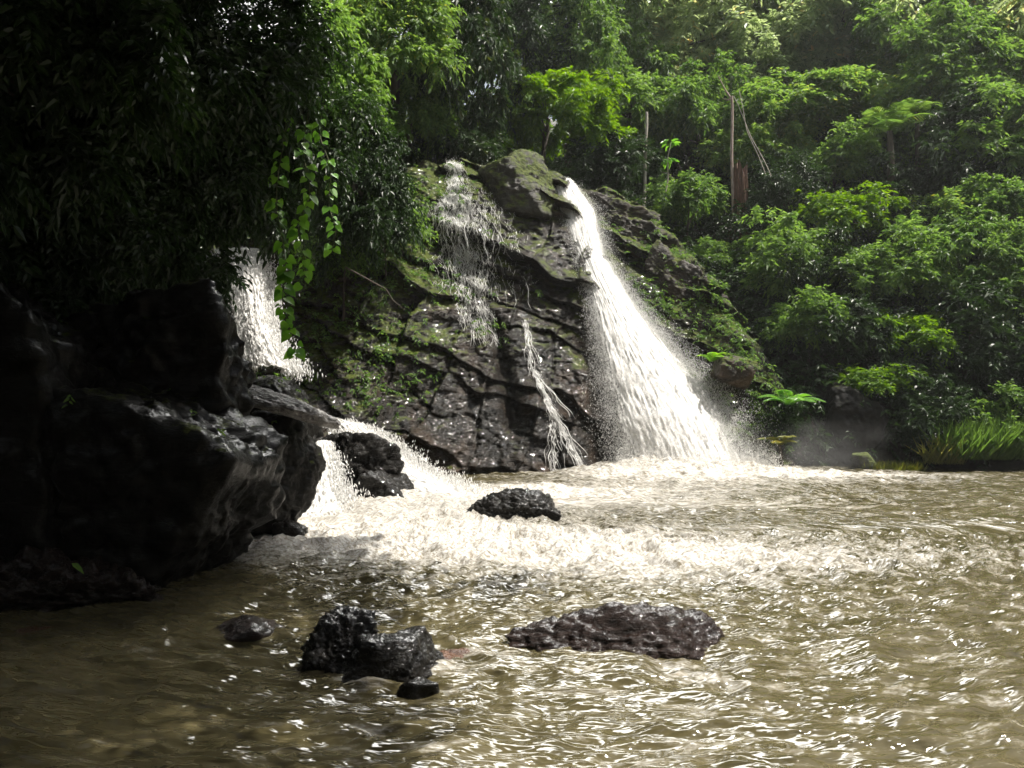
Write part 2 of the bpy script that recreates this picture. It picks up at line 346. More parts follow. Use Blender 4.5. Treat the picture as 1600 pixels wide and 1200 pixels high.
# ------------------------------------------------------------------ terrain
XT = [-12, -7, -5.5, -4.2, -3, -1.5, 0, 1.2, 1.9, 2.4, 3.2, 4.2, 5.2, 6.2, 7.0, 7.6, 9]
ZT = [6.5, 6.0, 6.0, 7.2, 8.6, 9.0, 9.0, 8.9, 8.4, 8.6, 8.9, 8.0, 6.8, 5.2, 3.2, 1.6, 0.8]
XB = [-12, -7, -5.5, -4, -2.5, -1, 0.5, 2, 2.8, 3.6, 5, 6, 7, 8, 12]
YB = [17, 17, 17.0, 17.6, 18.3, 18.9, 19.3, 19.9, 20.6, 20.9, 20.8, 20.4, 20.5, 20.8, 21]
def ztop(x): return np.interp(x, XT, ZT)
def ybase(x): return np.interp(x, XB, YB)

def terrain(x, y):
    x = np.asarray(x, float); y = np.asarray(y, float)
    y0 = np.interp(x, [-40, -8, -7, -5, -3, 0, 2, 5, 7, 9, 12, 16, 30], [17, 18.5, 18.6, 18.8, 20, 21.2, 22.4, 22.4, 21.4, 20.8, 20.5, 20.0, 17])
    d = y - y0; zt = ztop(x) - 0.5; dt = zt / 1.5
    za = np.where(d < dt, 1.5 * d, zt + 0.42 * (d - dt))
    zr = np.where(d < 2, 1.3 * d, 2.6 + 0.9 * (d - 2))
    k = sstep(4.5, 8.5, x); zz = za * (1 - k) + zr * k
    xl = np.interp(y, [-10, 0, 8, 12, 15, 17.5, 20, 30], [-5, -6, -7.2, -7.6, -7.6, -7.6, -7.4, -6.0])
    zl = 1.25 * (xl - x)
    zb = (-7 - y) * 0.9
    zq = (x - 16.5) * 0.9
    z = np.maximum.reduce([np.full_like(zz, -0.9), zz, zl, zb, zq])
    z = np.where(z > 26, 26 + (z - 26) * 0.12, z)
    return np.minimum(z, 60) + fbm(x * 0.5, y * 0.5, 0.3, 3) * 0.35

def ray_on_slope(px, py, h):
    """first point along the sight line that is h metres above the terrain"""
    Y = np.arange(7, 70, 0.05); X = (px - 800) / FPX * Y; Z = CAM_H - (py - 600) / FPX * Y
    ok = np.nonzero((Z - terrain(X, Y) < h) & (Y > 10))[0]
    i = ok[0] if len(ok) else len(Y) - 1
    return np.array([X[i], Y[i], Z[i]])

u = np.linspace(-1, 1, 360)
gx = 3 + 24 * u + 90 * np.sign(u) * np.abs(u) ** 7
gy = 14 + 24 * u + 90 * np.sign(u) * np.abs(u) ** 7
GX, GY = np.meshgrid(gx, gy)
ground = obj('ground', np.stack([GX, GY, terrain(GX, GY)], -1), grid_faces(360, 360), M['soil'], smooth=True)
tag(ground, kind='structure')

# ------------------------------------------------------------------ cliff
def cliff_y(x, z, detail=True):
    """depth of the rock face at (x, z): bedding planes dip to the right, each bed has an undercut lip"""
    x, z = np.broadcast_arrays(np.asarray(x, float), np.asarray(z, float))
    wob = 0.55 * fbm(x * 0.35, z * 0.35, 1.7, 3) + 0.18 * fbm(x * 1.1, z * 1.1, 4.1, 3)
    dip = 0.42 + 0.12 * sstep(2, 6, x)
    t = (z + dip * x + wob * 1.4) / 0.95 + 50.3
    t = t + 0.35 * np.sin(t * 1.7) + 0.2 * np.sin(t * 3.1 + 1)
    i = np.floor(t); f = t - i
    h = np.modf(np.abs(np.sin(i * 12.9898) * 43758.5453))[0]
    amp = (0.18 + 0.85 * h) * (0.55 + 0.9 * np.clip(fbm(x * 0.4 + i * 3.7, z * 0.15, i * 1.3, 2) + 0.35, 0, 1))
    amp = amp * (0.45 + 0.55 * sstep(2.0, 5.0, z + 0.3 * x))
    p = sstep(0.0, 0.10, f) * (1 - f) ** 0.9
    y = ybase(x) + 0.62 * z - amp * p + 0.2
    # blocky joints
    tj = (x - 0.35 * z + 0.5 * fbm(x * 0.5, z * 0.5, 9.0, 2)) / 1.3; ij = np.floor(tj); fj = tj - ij
    hj = np.modf(np.abs(np.sin((ij * 7.1 + i * 3.3) * 12.9898) * 43758.5453))[0]
    hk = np.modf(np.abs(np.sin((ij * 3.7 + i * 5.9) * 45.164) * 28411.3))[0]
    y = y + 0.75 * (hk - 0.5) * (fj - 0.5) + 0.5 * (hj - 0.5) * (f - 0.5)
    y = y - 0.34 * (hj - 0.5) * sstep(0, 0.06, fj) * (1 - sstep(0.94, 1, fj))
    y = y + 0.45 * fbm(x * 0.45, z * 0.45, 2.2, 3)
    # big shadowed notch running down the lower middle, as in the photo
    c = x - (-0.55 + 0.2 * (4.2 - z)); y = y + 0.55 * np.exp(-(c / 0.22) ** 2) * sstep(0.5, 1.5, z) * (1 - sstep(3.6, 4.4, z))
    if detail:
        t2 = (z + dip * x + wob + 0.25 * fbm(x * 0.9, z * 0.9, 6.0, 4)) / 0.27; i2 = np.floor(t2); f2 = t2 - i2
        h2 = np.modf(np.abs(np.sin(i2 * 78.233 + np.floor(x * 0.8 + i2 * 0.37) * 3.1) * 43758.5453))[0]
        m2 = sstep(-0.15, 0.3, fbm(x * 0.7 + 3, z * 0.7, 12.0, 3)) * (0.25 + 0.75 * sstep(2.5, 5.5, z))
        y = y - 0.14 * m2 * h2 * sstep(0, 0.12, f2) * (1 - f2) - 0.12 * ridged(x * 1.3, z * 2.0, 3.0, 4) + 0.10 * ridged(x * 2.7 + 4, z * 3.6, 8.0, 4) + 0.06 * fbm(x * 5, z * 7, 0.5, 4)
    return y

nxc, nzc, ncap = 460, 330, 40
cx = np.linspace(-8.0, 8.2, nxc)
V = np.linspace(-0.09, 1, nzc)
CX = np.broadcast_to(cx, (nzc, nxc)); CZ = V[:, None] * (ztop(cx) + 0.35 * fbm(cx * 0.9, 0, 3.0, 4))[None, :]
CY = cliff_y(CX, CZ)
capd = (np.linspace(0.02, 1, ncap) ** 1.4 * 4.5)[:, None]
KX = np.broadcast_to(cx, (ncap, nxc)); KY = CY[-1][None, :] + capd
KZ = CZ[-1][None, :] + 0.5 * np.sin(np.clip(capd, 0, 1.2) * 1.3) * (0.4 + 0.4 * fbm(KX * 0.8, KY * 0.8, 1, 3)) - 0.2 * np.maximum(capd - 1.2, 0)
FX = np.concatenate([CX, KX]); FY = np.concatenate([CY, KY]); FZ = np.concatenate([CZ, KZ])
mossA = 0.09 * sstep(-1.2, -3.6, FX - 0.15 * FZ) + 0.1 * sstep(3, 6, FX) + 0.06 * sstep(5, 8, FZ) - 0.14 * (1 - sstep(1.5, 4.0, FZ + 0.1 * np.abs(FX)))
cliff = obj('cliff', np.stack([FX, FY, FZ], -1), grid_faces(nzc + ncap, nxc), M['cliff'], smooth=True, attr={'moss': mossA})
tag(cliff, kind='structure')

def cliff_free(x, z0=0):  pass

# ------------------------------------------------------------------ boulders
def ico(sub):
    import bmesh
    bm = bmesh.new(); bmesh.ops.create_icosphere(bm, subdivisions=sub, radius=1)
    v = np.array([p.co[:] for p in bm.verts]); f = np.array([[q.index for q in p.verts] for p in bm.faces]); bm.free()
    return v, f
ICO = {k: ico(k) for k in (3, 5, 6)}

def rock_shape(seed, size, sub=6, planes=14, sharp=14, rough=0.06, strata=0.0, dip=0.3):
    r = np.random.default_rng(seed)
    d, f = ICO[sub]
    n = unit(r.normal(size=(planes, 3))); off = r.uniform(0.72, 1.0, planes)
    n = np.concatenate([n, np.array([[0, 0, 1.], [0, 0, -1], [1, 0, 0], [-1, 0, 0], [0, 1, 0], [0, -1, 0]])]); off = np.concatenate([off, np.full(6, 0.95)])
    q = np.maximum(d @ n.T, 1e-3) / off
    rad = (q ** sharp).sum(1) ** (-1.0 / sharp)
    v = d * rad[:, None]
    s = seed * 3.17
    v = v * (1 + 0.16 * fbm(v[:, 0] * 1.3 + s, v[:, 1] * 1.3, v[:, 2] * 1.3, 3))[:, None]
    v = v * np.asarray(size)[None, :]
    sc_ = 1.0 / max(0.2, float(np.mean(size)))
    nd = unit(d / np.asarray(size)[None, :])
    k = rough * float(np.mean(size)) * 1.6
    v = v + nd * (-0.7 * k * ridged(v[:, 0] * 2 * sc_ + s, v[:, 1] * 2 * sc_, v[:, 2] * 2.6 * sc_, 5) + 0.5 * k * fbm(v[:, 0] * 9 * sc_, v[:, 1] * 9 * sc_ + s, v[:, 2] * 9 * sc_, 4))[:, None]
    if strata:
        t = (v[:, 2] + dip * v[:, 0] + 0.06 * fbm(v[:, 0] * 3, v[:, 1] * 3, s, 3)) / (0.16 / sc_) ; ff = t - np.floor(t)
        v = v + nd * (strata / sc_ * (sstep(0, 0.15, ff) * (1 - ff)))[:, None]
    return v, f

def rot(v, rx=0, ry=0, rz=0):
    from mathutils import Euler
    m = np.array(Euler((R(rx), R(ry), R(rz))).to_matrix()); return v @ m.T

def boulder(label, cat, centre, size, mat, seed, name='boulder', rx=0, ry=0, rz=0, **kw):
    v, f = rock_shape(seed, size, **kw); v = rot(v, rx, ry, rz)
    o = obj(name, v, f, M[mat], smooth=True, loc=centre)
    return tag(o, label, cat, kw.get('group'))

def box_of(px0, px1, py0, py1, Y):
    a = P(px0, py0, Y); b = P(px1, py1, Y)
    return (a + b) / 2, abs(b[0] - a[0]) / 2, abs(a[2] - b[2]) / 2

# left bank group
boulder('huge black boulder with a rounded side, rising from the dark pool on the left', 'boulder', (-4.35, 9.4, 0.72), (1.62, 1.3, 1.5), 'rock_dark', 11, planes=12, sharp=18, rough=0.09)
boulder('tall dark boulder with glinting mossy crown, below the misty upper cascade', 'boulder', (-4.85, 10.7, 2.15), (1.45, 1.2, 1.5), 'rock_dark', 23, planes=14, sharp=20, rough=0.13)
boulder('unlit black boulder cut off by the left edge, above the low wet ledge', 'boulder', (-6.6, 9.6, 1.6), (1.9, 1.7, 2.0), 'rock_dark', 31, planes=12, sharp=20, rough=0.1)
boulder('low knobbly wet ledge at the waterline, below the huge black boulder', 'rock ledge', (-5.0, 8.15, 0.02), (1.75, 0.75, 0.5), 'rock_brown', 44, name='rock_ledge', rough=0.22, planes=30, sharp=30)
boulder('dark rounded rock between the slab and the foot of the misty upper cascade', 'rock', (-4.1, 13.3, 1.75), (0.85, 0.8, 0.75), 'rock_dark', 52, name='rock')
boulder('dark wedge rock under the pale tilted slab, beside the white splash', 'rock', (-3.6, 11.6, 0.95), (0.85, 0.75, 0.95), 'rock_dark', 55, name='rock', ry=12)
boulder('long pale grey cracked slab tilting down to the right over dark rock', 'rock slab', (-3.22, 11.2, 1.9), (0.82, 0.45, 0.15), 'rock_grey', 61, name='rock_slab', ry=18, rz=4, planes=10, strata=0.012)
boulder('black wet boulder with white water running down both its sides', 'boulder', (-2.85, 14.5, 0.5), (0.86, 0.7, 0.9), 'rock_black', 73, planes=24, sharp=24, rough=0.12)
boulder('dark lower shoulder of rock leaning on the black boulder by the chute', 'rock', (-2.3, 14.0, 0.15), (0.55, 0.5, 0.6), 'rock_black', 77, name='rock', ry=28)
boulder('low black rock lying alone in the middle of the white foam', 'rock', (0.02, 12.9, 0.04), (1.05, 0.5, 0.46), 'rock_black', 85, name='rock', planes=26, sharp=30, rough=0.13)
boulder('small dark stone in the splash at the foot of the huge black boulder', 'stone', (-3.15, 11.3, 0.05), (0.25, 0.25, 0.22), 'rock_black', 91, name='stone', sub=5)
# foreground rocks
boulder('black wet rock with a rounded peak, left half of the foreground pair', 'rock', (-1.37, 6.3, 0.06), (0.35, 0.42, 0.35), 'rock_black', 102, name='rock', rough=0.12, planes=34, sharp=40, ry=-6)
boulder('black ribbed rock with vertical grooves, right half of the foreground pair', 'rock', (-0.90, 6.1, -0.02), (0.47, 0.42, 0.31), 'rock_black', 107, name='rock', rough=0.06, planes=30, sharp=40, strata=0.03, dip=2.6)
boulder('small black stone poking out just in front of the ribbed rock', 'stone', (-0.68, 5.68, -0.04), (0.17, 0.13, 0.12), 'rock_black', 113, name='stone', sub=5)
boulder('rusty brown stone awash on the right side of the ribbed rock', 'stone', (-0.5, 6.3, -0.10), (0.22, 0.18, 0.15), 'rock_rust', 117, name='stone', sub=5)
boulder('long low reddish brown rock glittering wet in the right foreground', 'rock', (0.92, 6.8, 0.0), (1.12, 0.52, 0.31), 'rock_brown', 127, name='rock', rough=0.085, planes=20, sharp=14)
boulder('dim brown rock barely above the water, left of the foreground pair', 'rock', (-2.35, 7.05, -0.06), (0.34, 0.3, 0.2), 'rock_brown', 131, name='rock', sub=5)
boulder('orange rock glowing just above the water at the left edge', 'rock', (-4.45, 6.95, -0.08), (0.35, 0.25, 0.12), 'rock_rust', 137, name='rock', sub=5)
# on and beside the cliff
boulder('big mossy boulder on the cliff top between the thin veil and the main fall', 'boulder', (0.15, 24.3, 8.35), (1.3, 1.1, 1.15), 'rock_moss', 151, planes=10, sharp=22, rough=0.07, ry=12)
boulder('small mossy rock at the lip left of the thin veil of water', 'rock', (-2.6, 24.7, 8.75), (0.9, 0.8, 0.45), 'rock_moss', 157, name='rock')
boulder('dark rock just right of the lip of the main fall', 'rock', (3.1, 26.2, 7.6), (1.7, 0.8, 0.75), 'rock_rib', 161, name='rock', planes=8, sharp=26, ry=18, strata=0.015, rough=0.1)
boulder('squat mossy block on the rib below the thin pale trunk', 'rock', (4.4, 25.4, 6.6), (1.7, 0.7, 0.7), 'rock_rib', 167, name='rock', planes=8, sharp=26, ry=30, strata=0.015, rough=0.1)
boulder('leaning mossy block halfway down the rib right of the main fall', 'rock', (5.4, 23.9, 4.9), (1.9, 0.6, 0.7), 'rock_rib', 173, name='rock', ry=42, planes=8, sharp=26, strata=0.015, rough=0.1)
boulder('brown overhanging block beside the lower spray of the main fall', 'rock', (5.95, 20.9, 2.55), (0.6, 0.6, 0.42), 'rock_rib', 179, name='rock', ry=24, planes=8)
boulder('dark stone standing on the right shore in the drifting mist', 'rock', (9.1, 21.3, 1.0), (1.0, 0.7, 1.45), 'rock_dark', 181, name='rock')
boulder('low mossy stone at the waterline below the misty shore rock', 'stone', (9.0, 20.2, 0.12), (0.32, 0.3, 0.38), 'rock_moss', 191, name='stone', sub=5)

# ------------------------------------------------------------------ pool
nwx, nwy = 900, 560
wx = np.linspace(-9.5, 17, nwx); wy = 2.2 * (24.5 / 2.2) ** np.linspace(0, 1, nwy)
WX, WY = np.meshgrid(wx, wy)
def gp(px, py):
    Y = CAM_H * FPX / (py - 600); return (px - 800) / FPX * Y, Y
wob_ = 0.5 * fbm(WX * 0.8, WY * 0.8, 11.0, 4)
def blob(px, py, rx, ry, k):
    x, y = gp(px, py); return k * np.exp(-(((WX - x + wob_) / (rx * 1.15)) ** 2 + ((WY - y + wob_) / (ry * 1.15)) ** 2) ** 0.8)
foam = 0.0 + 0.07 * sstep(-2.5, 2, WX)  # right-hand base level: pale flecks that stand in for reflections on ripples
for a in [(1060, 742, 2.2, 1.6, 0.9), (1250, 744, 2.2, 0.6, 0.5), (1400, 748, 1.6, 0.35, 0.25), (900, 772, 2.6, 0.7, 0.36), (1100, 790, 2.6, 0.6, 0.2),
          (620, 800, 1.7, 1.7, 0.75), (540, 820, 1.3, 1.5, 0.7), (700, 850, 1.6, 1.0, 0.55), (880, 872, 1.8, 0.9, 0.36), (1060, 878, 1.6, 0.7, 0.27), (1200, 875, 1.8, 0.6, 0.17), (1000, 840, 2.2, 0.7, 0.2), (760, 780, 2.0, 1.2, 0.5),
          (470, 810, 0.6, 1.2, 0.6), (1080, 1050, 0.3, 0.2, 0.35), (740, 1030, 0.25, 0.3, 0.3), (1300, 860, 2.5, 0.7, 0.12), (600, 1060, 0.2, 0.15, 0.25), (230, 1020, 0.4, 0.2, 0.18)]:
    foam = foam + blob(*a)
foam = np.minimum(foam, 0.72)
foam = foam - 0.1 * sstep(-1.5, -3.5, WX) * (WY < 9.5)
turb = np.clip(foam, 0, 0.8)
# ripples run in rings round the place where the streams enter
RX, RY = WX - 0.0, WY - 14.0
FR = np.sqrt(RX ** 2 * 0.8 + RY ** 2); FT = np.arctan2(RX, -RY - 0.0 + 1e-6) * 8.0
k_ = sstep(11.5, 15.0, WY); FR = FR * (1 - k_) + (24 - WY - 0.25 * WX) * k_; FT = FT * (1 - k_) + WX * 1.0 * k_
wa = 0.7 * fbm(WX * 0.5, WY * 0.5, 0.0, 3)
WZ = (-0.085 + 0.060 * ridged(FR * 0.6 + wa, FT * 0.45 + wa, 0.4, 2) + 0.085 * ridged(FR * 1.5 + wa, FT * 0.9 - wa, 2.4, 3) + 0.036 * ridged(FR * 4.2 + wa * 2, FT * 2.2, 5.1, 3)) * (0.75 + 1.2 * turb) \
    + turb * 0.16 * (ridged(WX * 1.0, WY * 1.3, 7.7, 4) + 0.2)
calm = 0.8 + 0.2 * sstep(-4, -1, WX); WZ = WZ * calm
# swell pushed up by the falling water
WZ = WZ + blob(1060, 740, 1.9, 0.9, 0.28) * (1 + 0.6 * fbm(WX * 2, WY * 2, 1, 3)) + blob(610, 795, 1.0, 1.2, 0.25)
water = obj('water', np.stack([WX, WY, WZ], -1), grid_faces(nwy, nwx), M['pool'], smooth=True, attr={'foam': foam, 'flow_r': FR, 'flow_t': FT})
tag(water, kind='structure')

# ------------------------------------------------------------------ falling water
def drops(pos, size, stretch_dir, stretch=2.0):
    """little four sided drops, drawn out along their path"""
    pos = np.asarray(pos, float); n = len(pos); size = np.broadcast_to(size, (n,))
    d = unit(np.broadcast_to(stretch_dir, (n, 3)) + rng.normal(size=(n, 3)) * 0.35)
    a = unit(np.cross(d, rng.normal(size=(n, 3)))); b = np.cross(d, a)
    L = (size * rng.uniform(0.8, stretch, n))[:, None]; s = (size * rng.uniform(0.4, 0.75, n))[:, None]
    v = np.stack([pos + d * L, pos + a * s, pos + (-0.5 * a + 0.87 * b) * s, pos + (-0.5 * a - 0.87 * b) * s, pos - d * L], 1)
    k = (np.arange(n) * 5)[:, None]
    f = np.concatenate([k + np.array([[0, 1, 2]]), k + np.array([[0, 2, 3]]), k + np.array([[0, 3, 1]]), k + np.array([[4, 2, 1]]), k + np.array([[4, 3, 2]]), k + np.array([[4, 1, 3]])])
    return v.reshape(-1, 3), f

class Path:
    """left and right edge of a fall: rows of (photo px left, px right, py, depth left, depth right)"""
    def __init__(s, rows):
        r = np.array(rows, float)
        s.L = np.array([P(a[0], a[2], a[3]) for a in r]); s.Rr = np.array([P(a[1], a[2], a[4]) for a in r]); s.t = np.linspace(0, 1, len(r))
    def at(s, t, q):
        t = np.asarray(t); q = np.asarray(q)[..., None]
        L = np.stack([np.interp(t, s.t, s.L[:, i]) for i in range(3)], -1); Q = np.stack([np.interp(t, s.t, s.Rr[:, i]) for i in range(3)], -1)
        return L * (1 - q) + Q * q

def sheet(path, nt, nq, bulge, rough, seed, wide=0.0):
    """one layer of falling water; 'edge' is 0 in the dense middle and 1 at the ragged rim"""
    T, Q = np.meshgrid(np.linspace(0, 1, nt), np.linspace(-wide, 1 + wide, nq), indexing='ij')
    q = (Q + wide) / (1 + 2 * wide)
    p = path.at(T, Q)
    prof = np.sin(np.pi * np.clip(q, 0, 1)) ** 0.7
    lump = ridged(Q * 6 + seed, T * 3 - Q * 1.2, 0.3, 4) * 0.45 + fbm(Q * 30, T * 22, seed, 4) * 0.5
    off = bulge * prof * (0.35 + 0.9 * T) + rough * lump * (0.3 + 0.7 * T)
    p = p + np.stack([0 * off, -off, 0.35 * off], -1)
    edge = np.maximum(np.abs(q - 0.5) * 2, 1 - T * 14 * 0 - 1)
    return p.reshape(-1, 3), grid_faces(nt, nq), edge.ravel(), (Q * 6 + seed).ravel(), (T * 6).ravel()

def waterfall(label, path, base, nt=260, nq=120, bulge=0.3, rough=0.15, ndrop=20000, dsize=0.022, spread=0.25, seed=1, right_bias=0.6, core=True, power=0.5, smax=3.0, down=(0, -0.2, -1)):
    root = thing('waterfall', label, 'waterfall', base)
    inv = -np.asarray(base, float)
    if core:
        v, f, e, fu, fv = sheet(path, nt, nq, bulge, rough, seed, 0.02); obj('water_sheet', v + inv, f, M['white_water'], root, smooth=True, attr={'edge': e, 'fu': fu, 'fv': fv})
        v, f, e, fu, fv = sheet(path, nt, nq, bulge * 1.35 + 0.08, rough, seed + 5, 0.16); obj('water_veil', v + inv, f, M['veil_water'], root, smooth=True, attr={'edge': e, 'fu': fu, 'fv': fv})
    r = np.random.default_rng(seed)
    t = r.uniform(0, 1, ndrop) ** power
    side = r.random(ndrop); q = np.where(side < 0.08, r.uniform(0, 1, ndrop), np.where(r.random(ndrop) < right_bias, 1 + np.abs(r.normal(0, 1, ndrop)) * 0.22 - 0.12, -np.abs(r.normal(0, 1, ndrop)) * 0.12 + 0.06))
    p = path.at(t, q)
    off = bulge * np.sin(np.pi * np.clip(q, 0, 1)) ** 0.7 * (0.35 + 0.9 * t)
    sp = spread * (0.25 + 0.75 * t)[:, None]
    clump = fbm(q * 6, t * 14, seed, 3)
    p = p + np.stack([0 * off, -off - 0.06 - 0.1 * r.random(ndrop), 0.35 * off], -1) + r.normal(size=(ndrop, 3)) * sp * np.array([0.45, 0.4, 0.5]) * np.clip(0.55 + clump, 0.15, 1.6)[:, None]
    v, f = drops(p, dsize * r.uniform(0.35, 1.0, ndrop) ** 1.5, np.array(down), smax)
    s = obj('spray', v + inv, f, M['spray'], root); s['kind'] = 'stuff'
    return root

main = Path([(865, 895, 282, 24.9, 25.1), (876, 930, 330, 24.2, 24.6), (900, 945, 400, 23.4, 23.9), (924, 985, 470, 22.4, 22.8), (936, 1030, 530, 21.6, 22.0), (948, 1085, 595, 20.9, 21.3), (964, 1126, 660, 20.3, 20.6), (985, 1162, 738, 19.9, 20.0)])
fall = waterfall('tall white main waterfall fanning out down the right side of the cliff', main, P(1060, 738, 20), bulge=0.4, rough=0.12, ndrop=100000, dsize=0.0105, spread=0.36, seed=3, right_bias=0.75)
# burst of spray where it strikes the pool
r_ = np.random.default_rng(21); nb = 26000
bp_ = np.stack([r_.uniform(2.6, 6.6, nb), 19.8 + r_.normal(0, 0.45, nb), np.abs(r_.normal(0, 1, nb)) * 0.28], -1)
v, f = drops(bp_, 0.018 * r_.uniform(0.3, 1, nb), np.array([0, 0, 1.]), 1.6)
s = obj('splash', v - P(1060, 738, 20), f, M['spray'], fall); s['kind'] = 'stuff'

upper = Path([(330, 424, 392, 18.2, 18.2), (352, 424, 430, 17.8, 17.9), (372, 424, 470, 17.4, 17.5), (382, 426, 510, 16.9, 17.1), (390, 440, 550, 16.4, 16.6), (392, 462, 585, 16.0, 16.2)])
waterfall('misty upper cascade half hidden behind the tall dark boulder on the left', upper, P(420, 585, 16), nt=110, nq=60, bulge=0.35, rough=0.3, ndrop=9000, dsize=0.03, spread=0.3, seed=8)
chute = Path([(515, 530, 655, 16.6, 16.9), (520, 575, 668, 16.2, 16.5), (540, 612, 695, 15.9, 16.2), (560, 650, 730, 15.5, 15.9), (600, 720, 765, 15.0, 15.6), (600, 800, 792, 14.3, 15.2)])
waterfall('low white chute sliding right from behind the black boulder into the pool', chute, P(690, 790, 14.6), nt=110, nq=60, bulge=0.3, rough=0.2, ndrop=16000, dsize=0.024, spread=0.22, seed=12, right_bias=0.85)
gap = Path([(494, 520, 690, 13.9, 14.1), (486, 524, 720, 13.6, 13.8), (474, 528, 755, 13.2, 13.5), (458, 545, 790, 12.8, 13.2), (440, 560, 825, 12.2, 12.7)])
waterfall('short splashing spout between the huge dark boulder and the black boulder', gap, P(490, 820, 12.4), nt=90, nq=40, bulge=0.2, rough=0.22, ndrop=14000, dsize=0.022, spread=0.26, seed=17, right_bias=0.5)
jet = Path([(515, 519, 628, 15.5, 15.5), (512, 522, 645, 15.5, 15.5), (510, 528, 668, 15.5, 15.5)])

def rivulets(label, base, starts, seed, wid=0.02, dens=1.0, nd=2500, follow=0.02, lng=0.12):
    """thin threads of water that run down the rock face and drop free at each lip"""
    r = np.random.default_rng(seed); parts = []; dp = []
    for (x0, z0, z1, drift, spreadx, n) in starts:
        for k in range(int(n * dens)):
            za = z0 - r.random() ** 1.5 * (z0 - z1) * 0.9; zb = max(z1, za - r.uniform(0.06, 0.22) * (6 if r.random() < lng else 1))
            m = max(5, int((za - zb) / 0.05)); z = np.linspace(za, zb, m)
            x = x0 + drift(z) + np.tanh(r.normal() * 0.8) * 1.5 * spreadx * (0.6 + 0.8 * abs(noise3(za * 1.3, seed, 2.0))) + 0.35 * noise3(za * 0.9, seed, 7.0) * spreadx + 0.10 * noise3(z * 3.0, k * 1.7, seed) + (z - za) * r.normal() * 0.18
            y = cliff_y(x, z) ; y = np.minimum.accumulate(y) - follow - 0.03 * r.random()
            wd = wid * r.uniform(0.3, 1.0) * np.sin(np.linspace(0.05, np.pi - 0.05, m)) ** 0.5 * (0.6 + 0.8 * np.abs(fbm(z * 6, k * 2.3, 0, 2)))
            c = np.stack([x, y, z], -1); parts.append(tube(c, wd * 0.5, 4))
            sel = r.integers(0, m, 3); dp.append(c[sel] + r.normal(size=(3, 3)) * np.array([0.06, 0.03, 0.06]))
    root = thing('waterfall', label, 'waterfall', base); inv = -np.asarray(base, float)
    v, f = merge(parts); obj('water_threads', v + inv, f, M['thread'], root, smooth=True)
    v, f = drops(np.concatenate(dp), 0.016 * r.uniform(0.4, 1, len(np.concatenate(dp))), np.array([0, 0, 1.]), 2)
    s = obj('spray', v + inv, f, M['spray'], root); s['kind'] = 'stuff'
    return root

veil = [(-1.75, 8.95, 7.4, lambda z: (8.9 - z) * 0.1, 0.2, 420), (-1.6, 7.7, 5.6, lambda z: (7.6 - z) * 0.12, 0.45, 620), (-1.5, 7.4, 4.6, lambda z: (7.4 - z) * 0.1, 0.85, 420), (-1.1, 8.0, 4.2, lambda z: (8 - z) * 0.15, 1.1, 330), (-1.3, 6.0, 3.6, lambda z: (6.0 - z) * 0.12, 0.42, 420), (-1.0, 4.4, 3.2, lambda z: (4.4 - z) * 0.35, 0.35, 160)]  # widest entries scatter short white flecks in place of wet-rock glints
rivulets('thin lacy veil of water trickling over the ledges left of the mossy boulder', (-1.2, 20.5, 3.4), veil, 5, 0.02, lng=0.07)
trick = [(0.35, 4.0, 2.4, lambda z: (4.0 - z) * 0.12, 0.02, 90), (0.55, 2.6, 1.3, lambda z: (2.6 - z) * 0.45, 0.03, 150), (1.05, 1.5, 0.05, lambda z: (1.5 - z) * 0.5, 0.05, 130), (1.0, 1.45, 0.0, lambda z: (1.4 - z) * 0.08, 0.08, 60)]
rivulets('narrow forked trickle running down the lower brown rock face to the pool', (1.4, 19.6, 0.1), trick, 9, 0.03, lng=0.15)

# ------------------------------------------------------------------ foliage
def leaves(b, d, nrm, L, W, fold=0.25, droop=0.2):
    """folded six point leaves: b base, d direction, nrm rough up side"""
    n = len(b); L = np.broadcast_to(L, (n,))[:, None]; W = np.broadcast_to(W, (n,))[:, None]
    d = unit(d); s = unit(np.cross(d, nrm)); up = np.cross(s, d)
    def pt(a, c, h): return b + d * L * a + s * W * c + up * (W * h) - np.array([0, 0, 1.0]) * (L * droop * a * a)
    v = np.stack([pt(0, 0, 0), pt(0.3, 0.5, fold), pt(0.68, 0.38, fold * 0.8), pt(1, 0, 0), pt(0.68, -0.38, fold * 0.8), pt(0.3, -0.5, fold)], 1)
    k = (np.arange(n) * 6)[:, None]
    return v.reshape(-1, 3), np.concatenate([k + np.array([[0, 1, 2, 3]]), k + np.array([[0, 3, 4, 5]])])

def sprays(o, d, length, k, L, W, r, droop=0.35, sag=0.3, flat=0.5):
    """twigs o->d carrying k alternate leaves each"""
    n = len(o); d = unit(d); length = np.broadcast_to(length, (n,))
    t = (np.arange(k) + 0.6) / k
    pos = o[:, None] + d[:, None] * (length[:, None] * t[None])[..., None]
    pos[..., 2] -= sag * (length[:, None] * t[None] ** 2)
    side = unit(np.cross(d, np.array([0, 0, 1.0]) + 0.15 * r.normal(size=(n, 3))))
    sg = np.where(np.arange(k) % 2 == 0, 1, -1)[None, :, None]
    ld = d[:, None] * 0.65 + side[:, None] * sg * 0.8 + r.normal(size=(n, k, 3)) * 0.3
    ld[..., 2] -= 0.25
    nr = np.array([0, 0, 1.0]) * flat + d[:, None] * (1 - flat) * 0.6 + r.normal(size=(n, k, 3)) * 0.35
    sz = r.uniform(0.65, 1.15, (n, k))
    return leaves(pos.reshape(-1, 3), ld.reshape(-1, 3), nr.reshape(-1, 3), (L * sz).ravel(), (W * sz).ravel(), droop=droop)

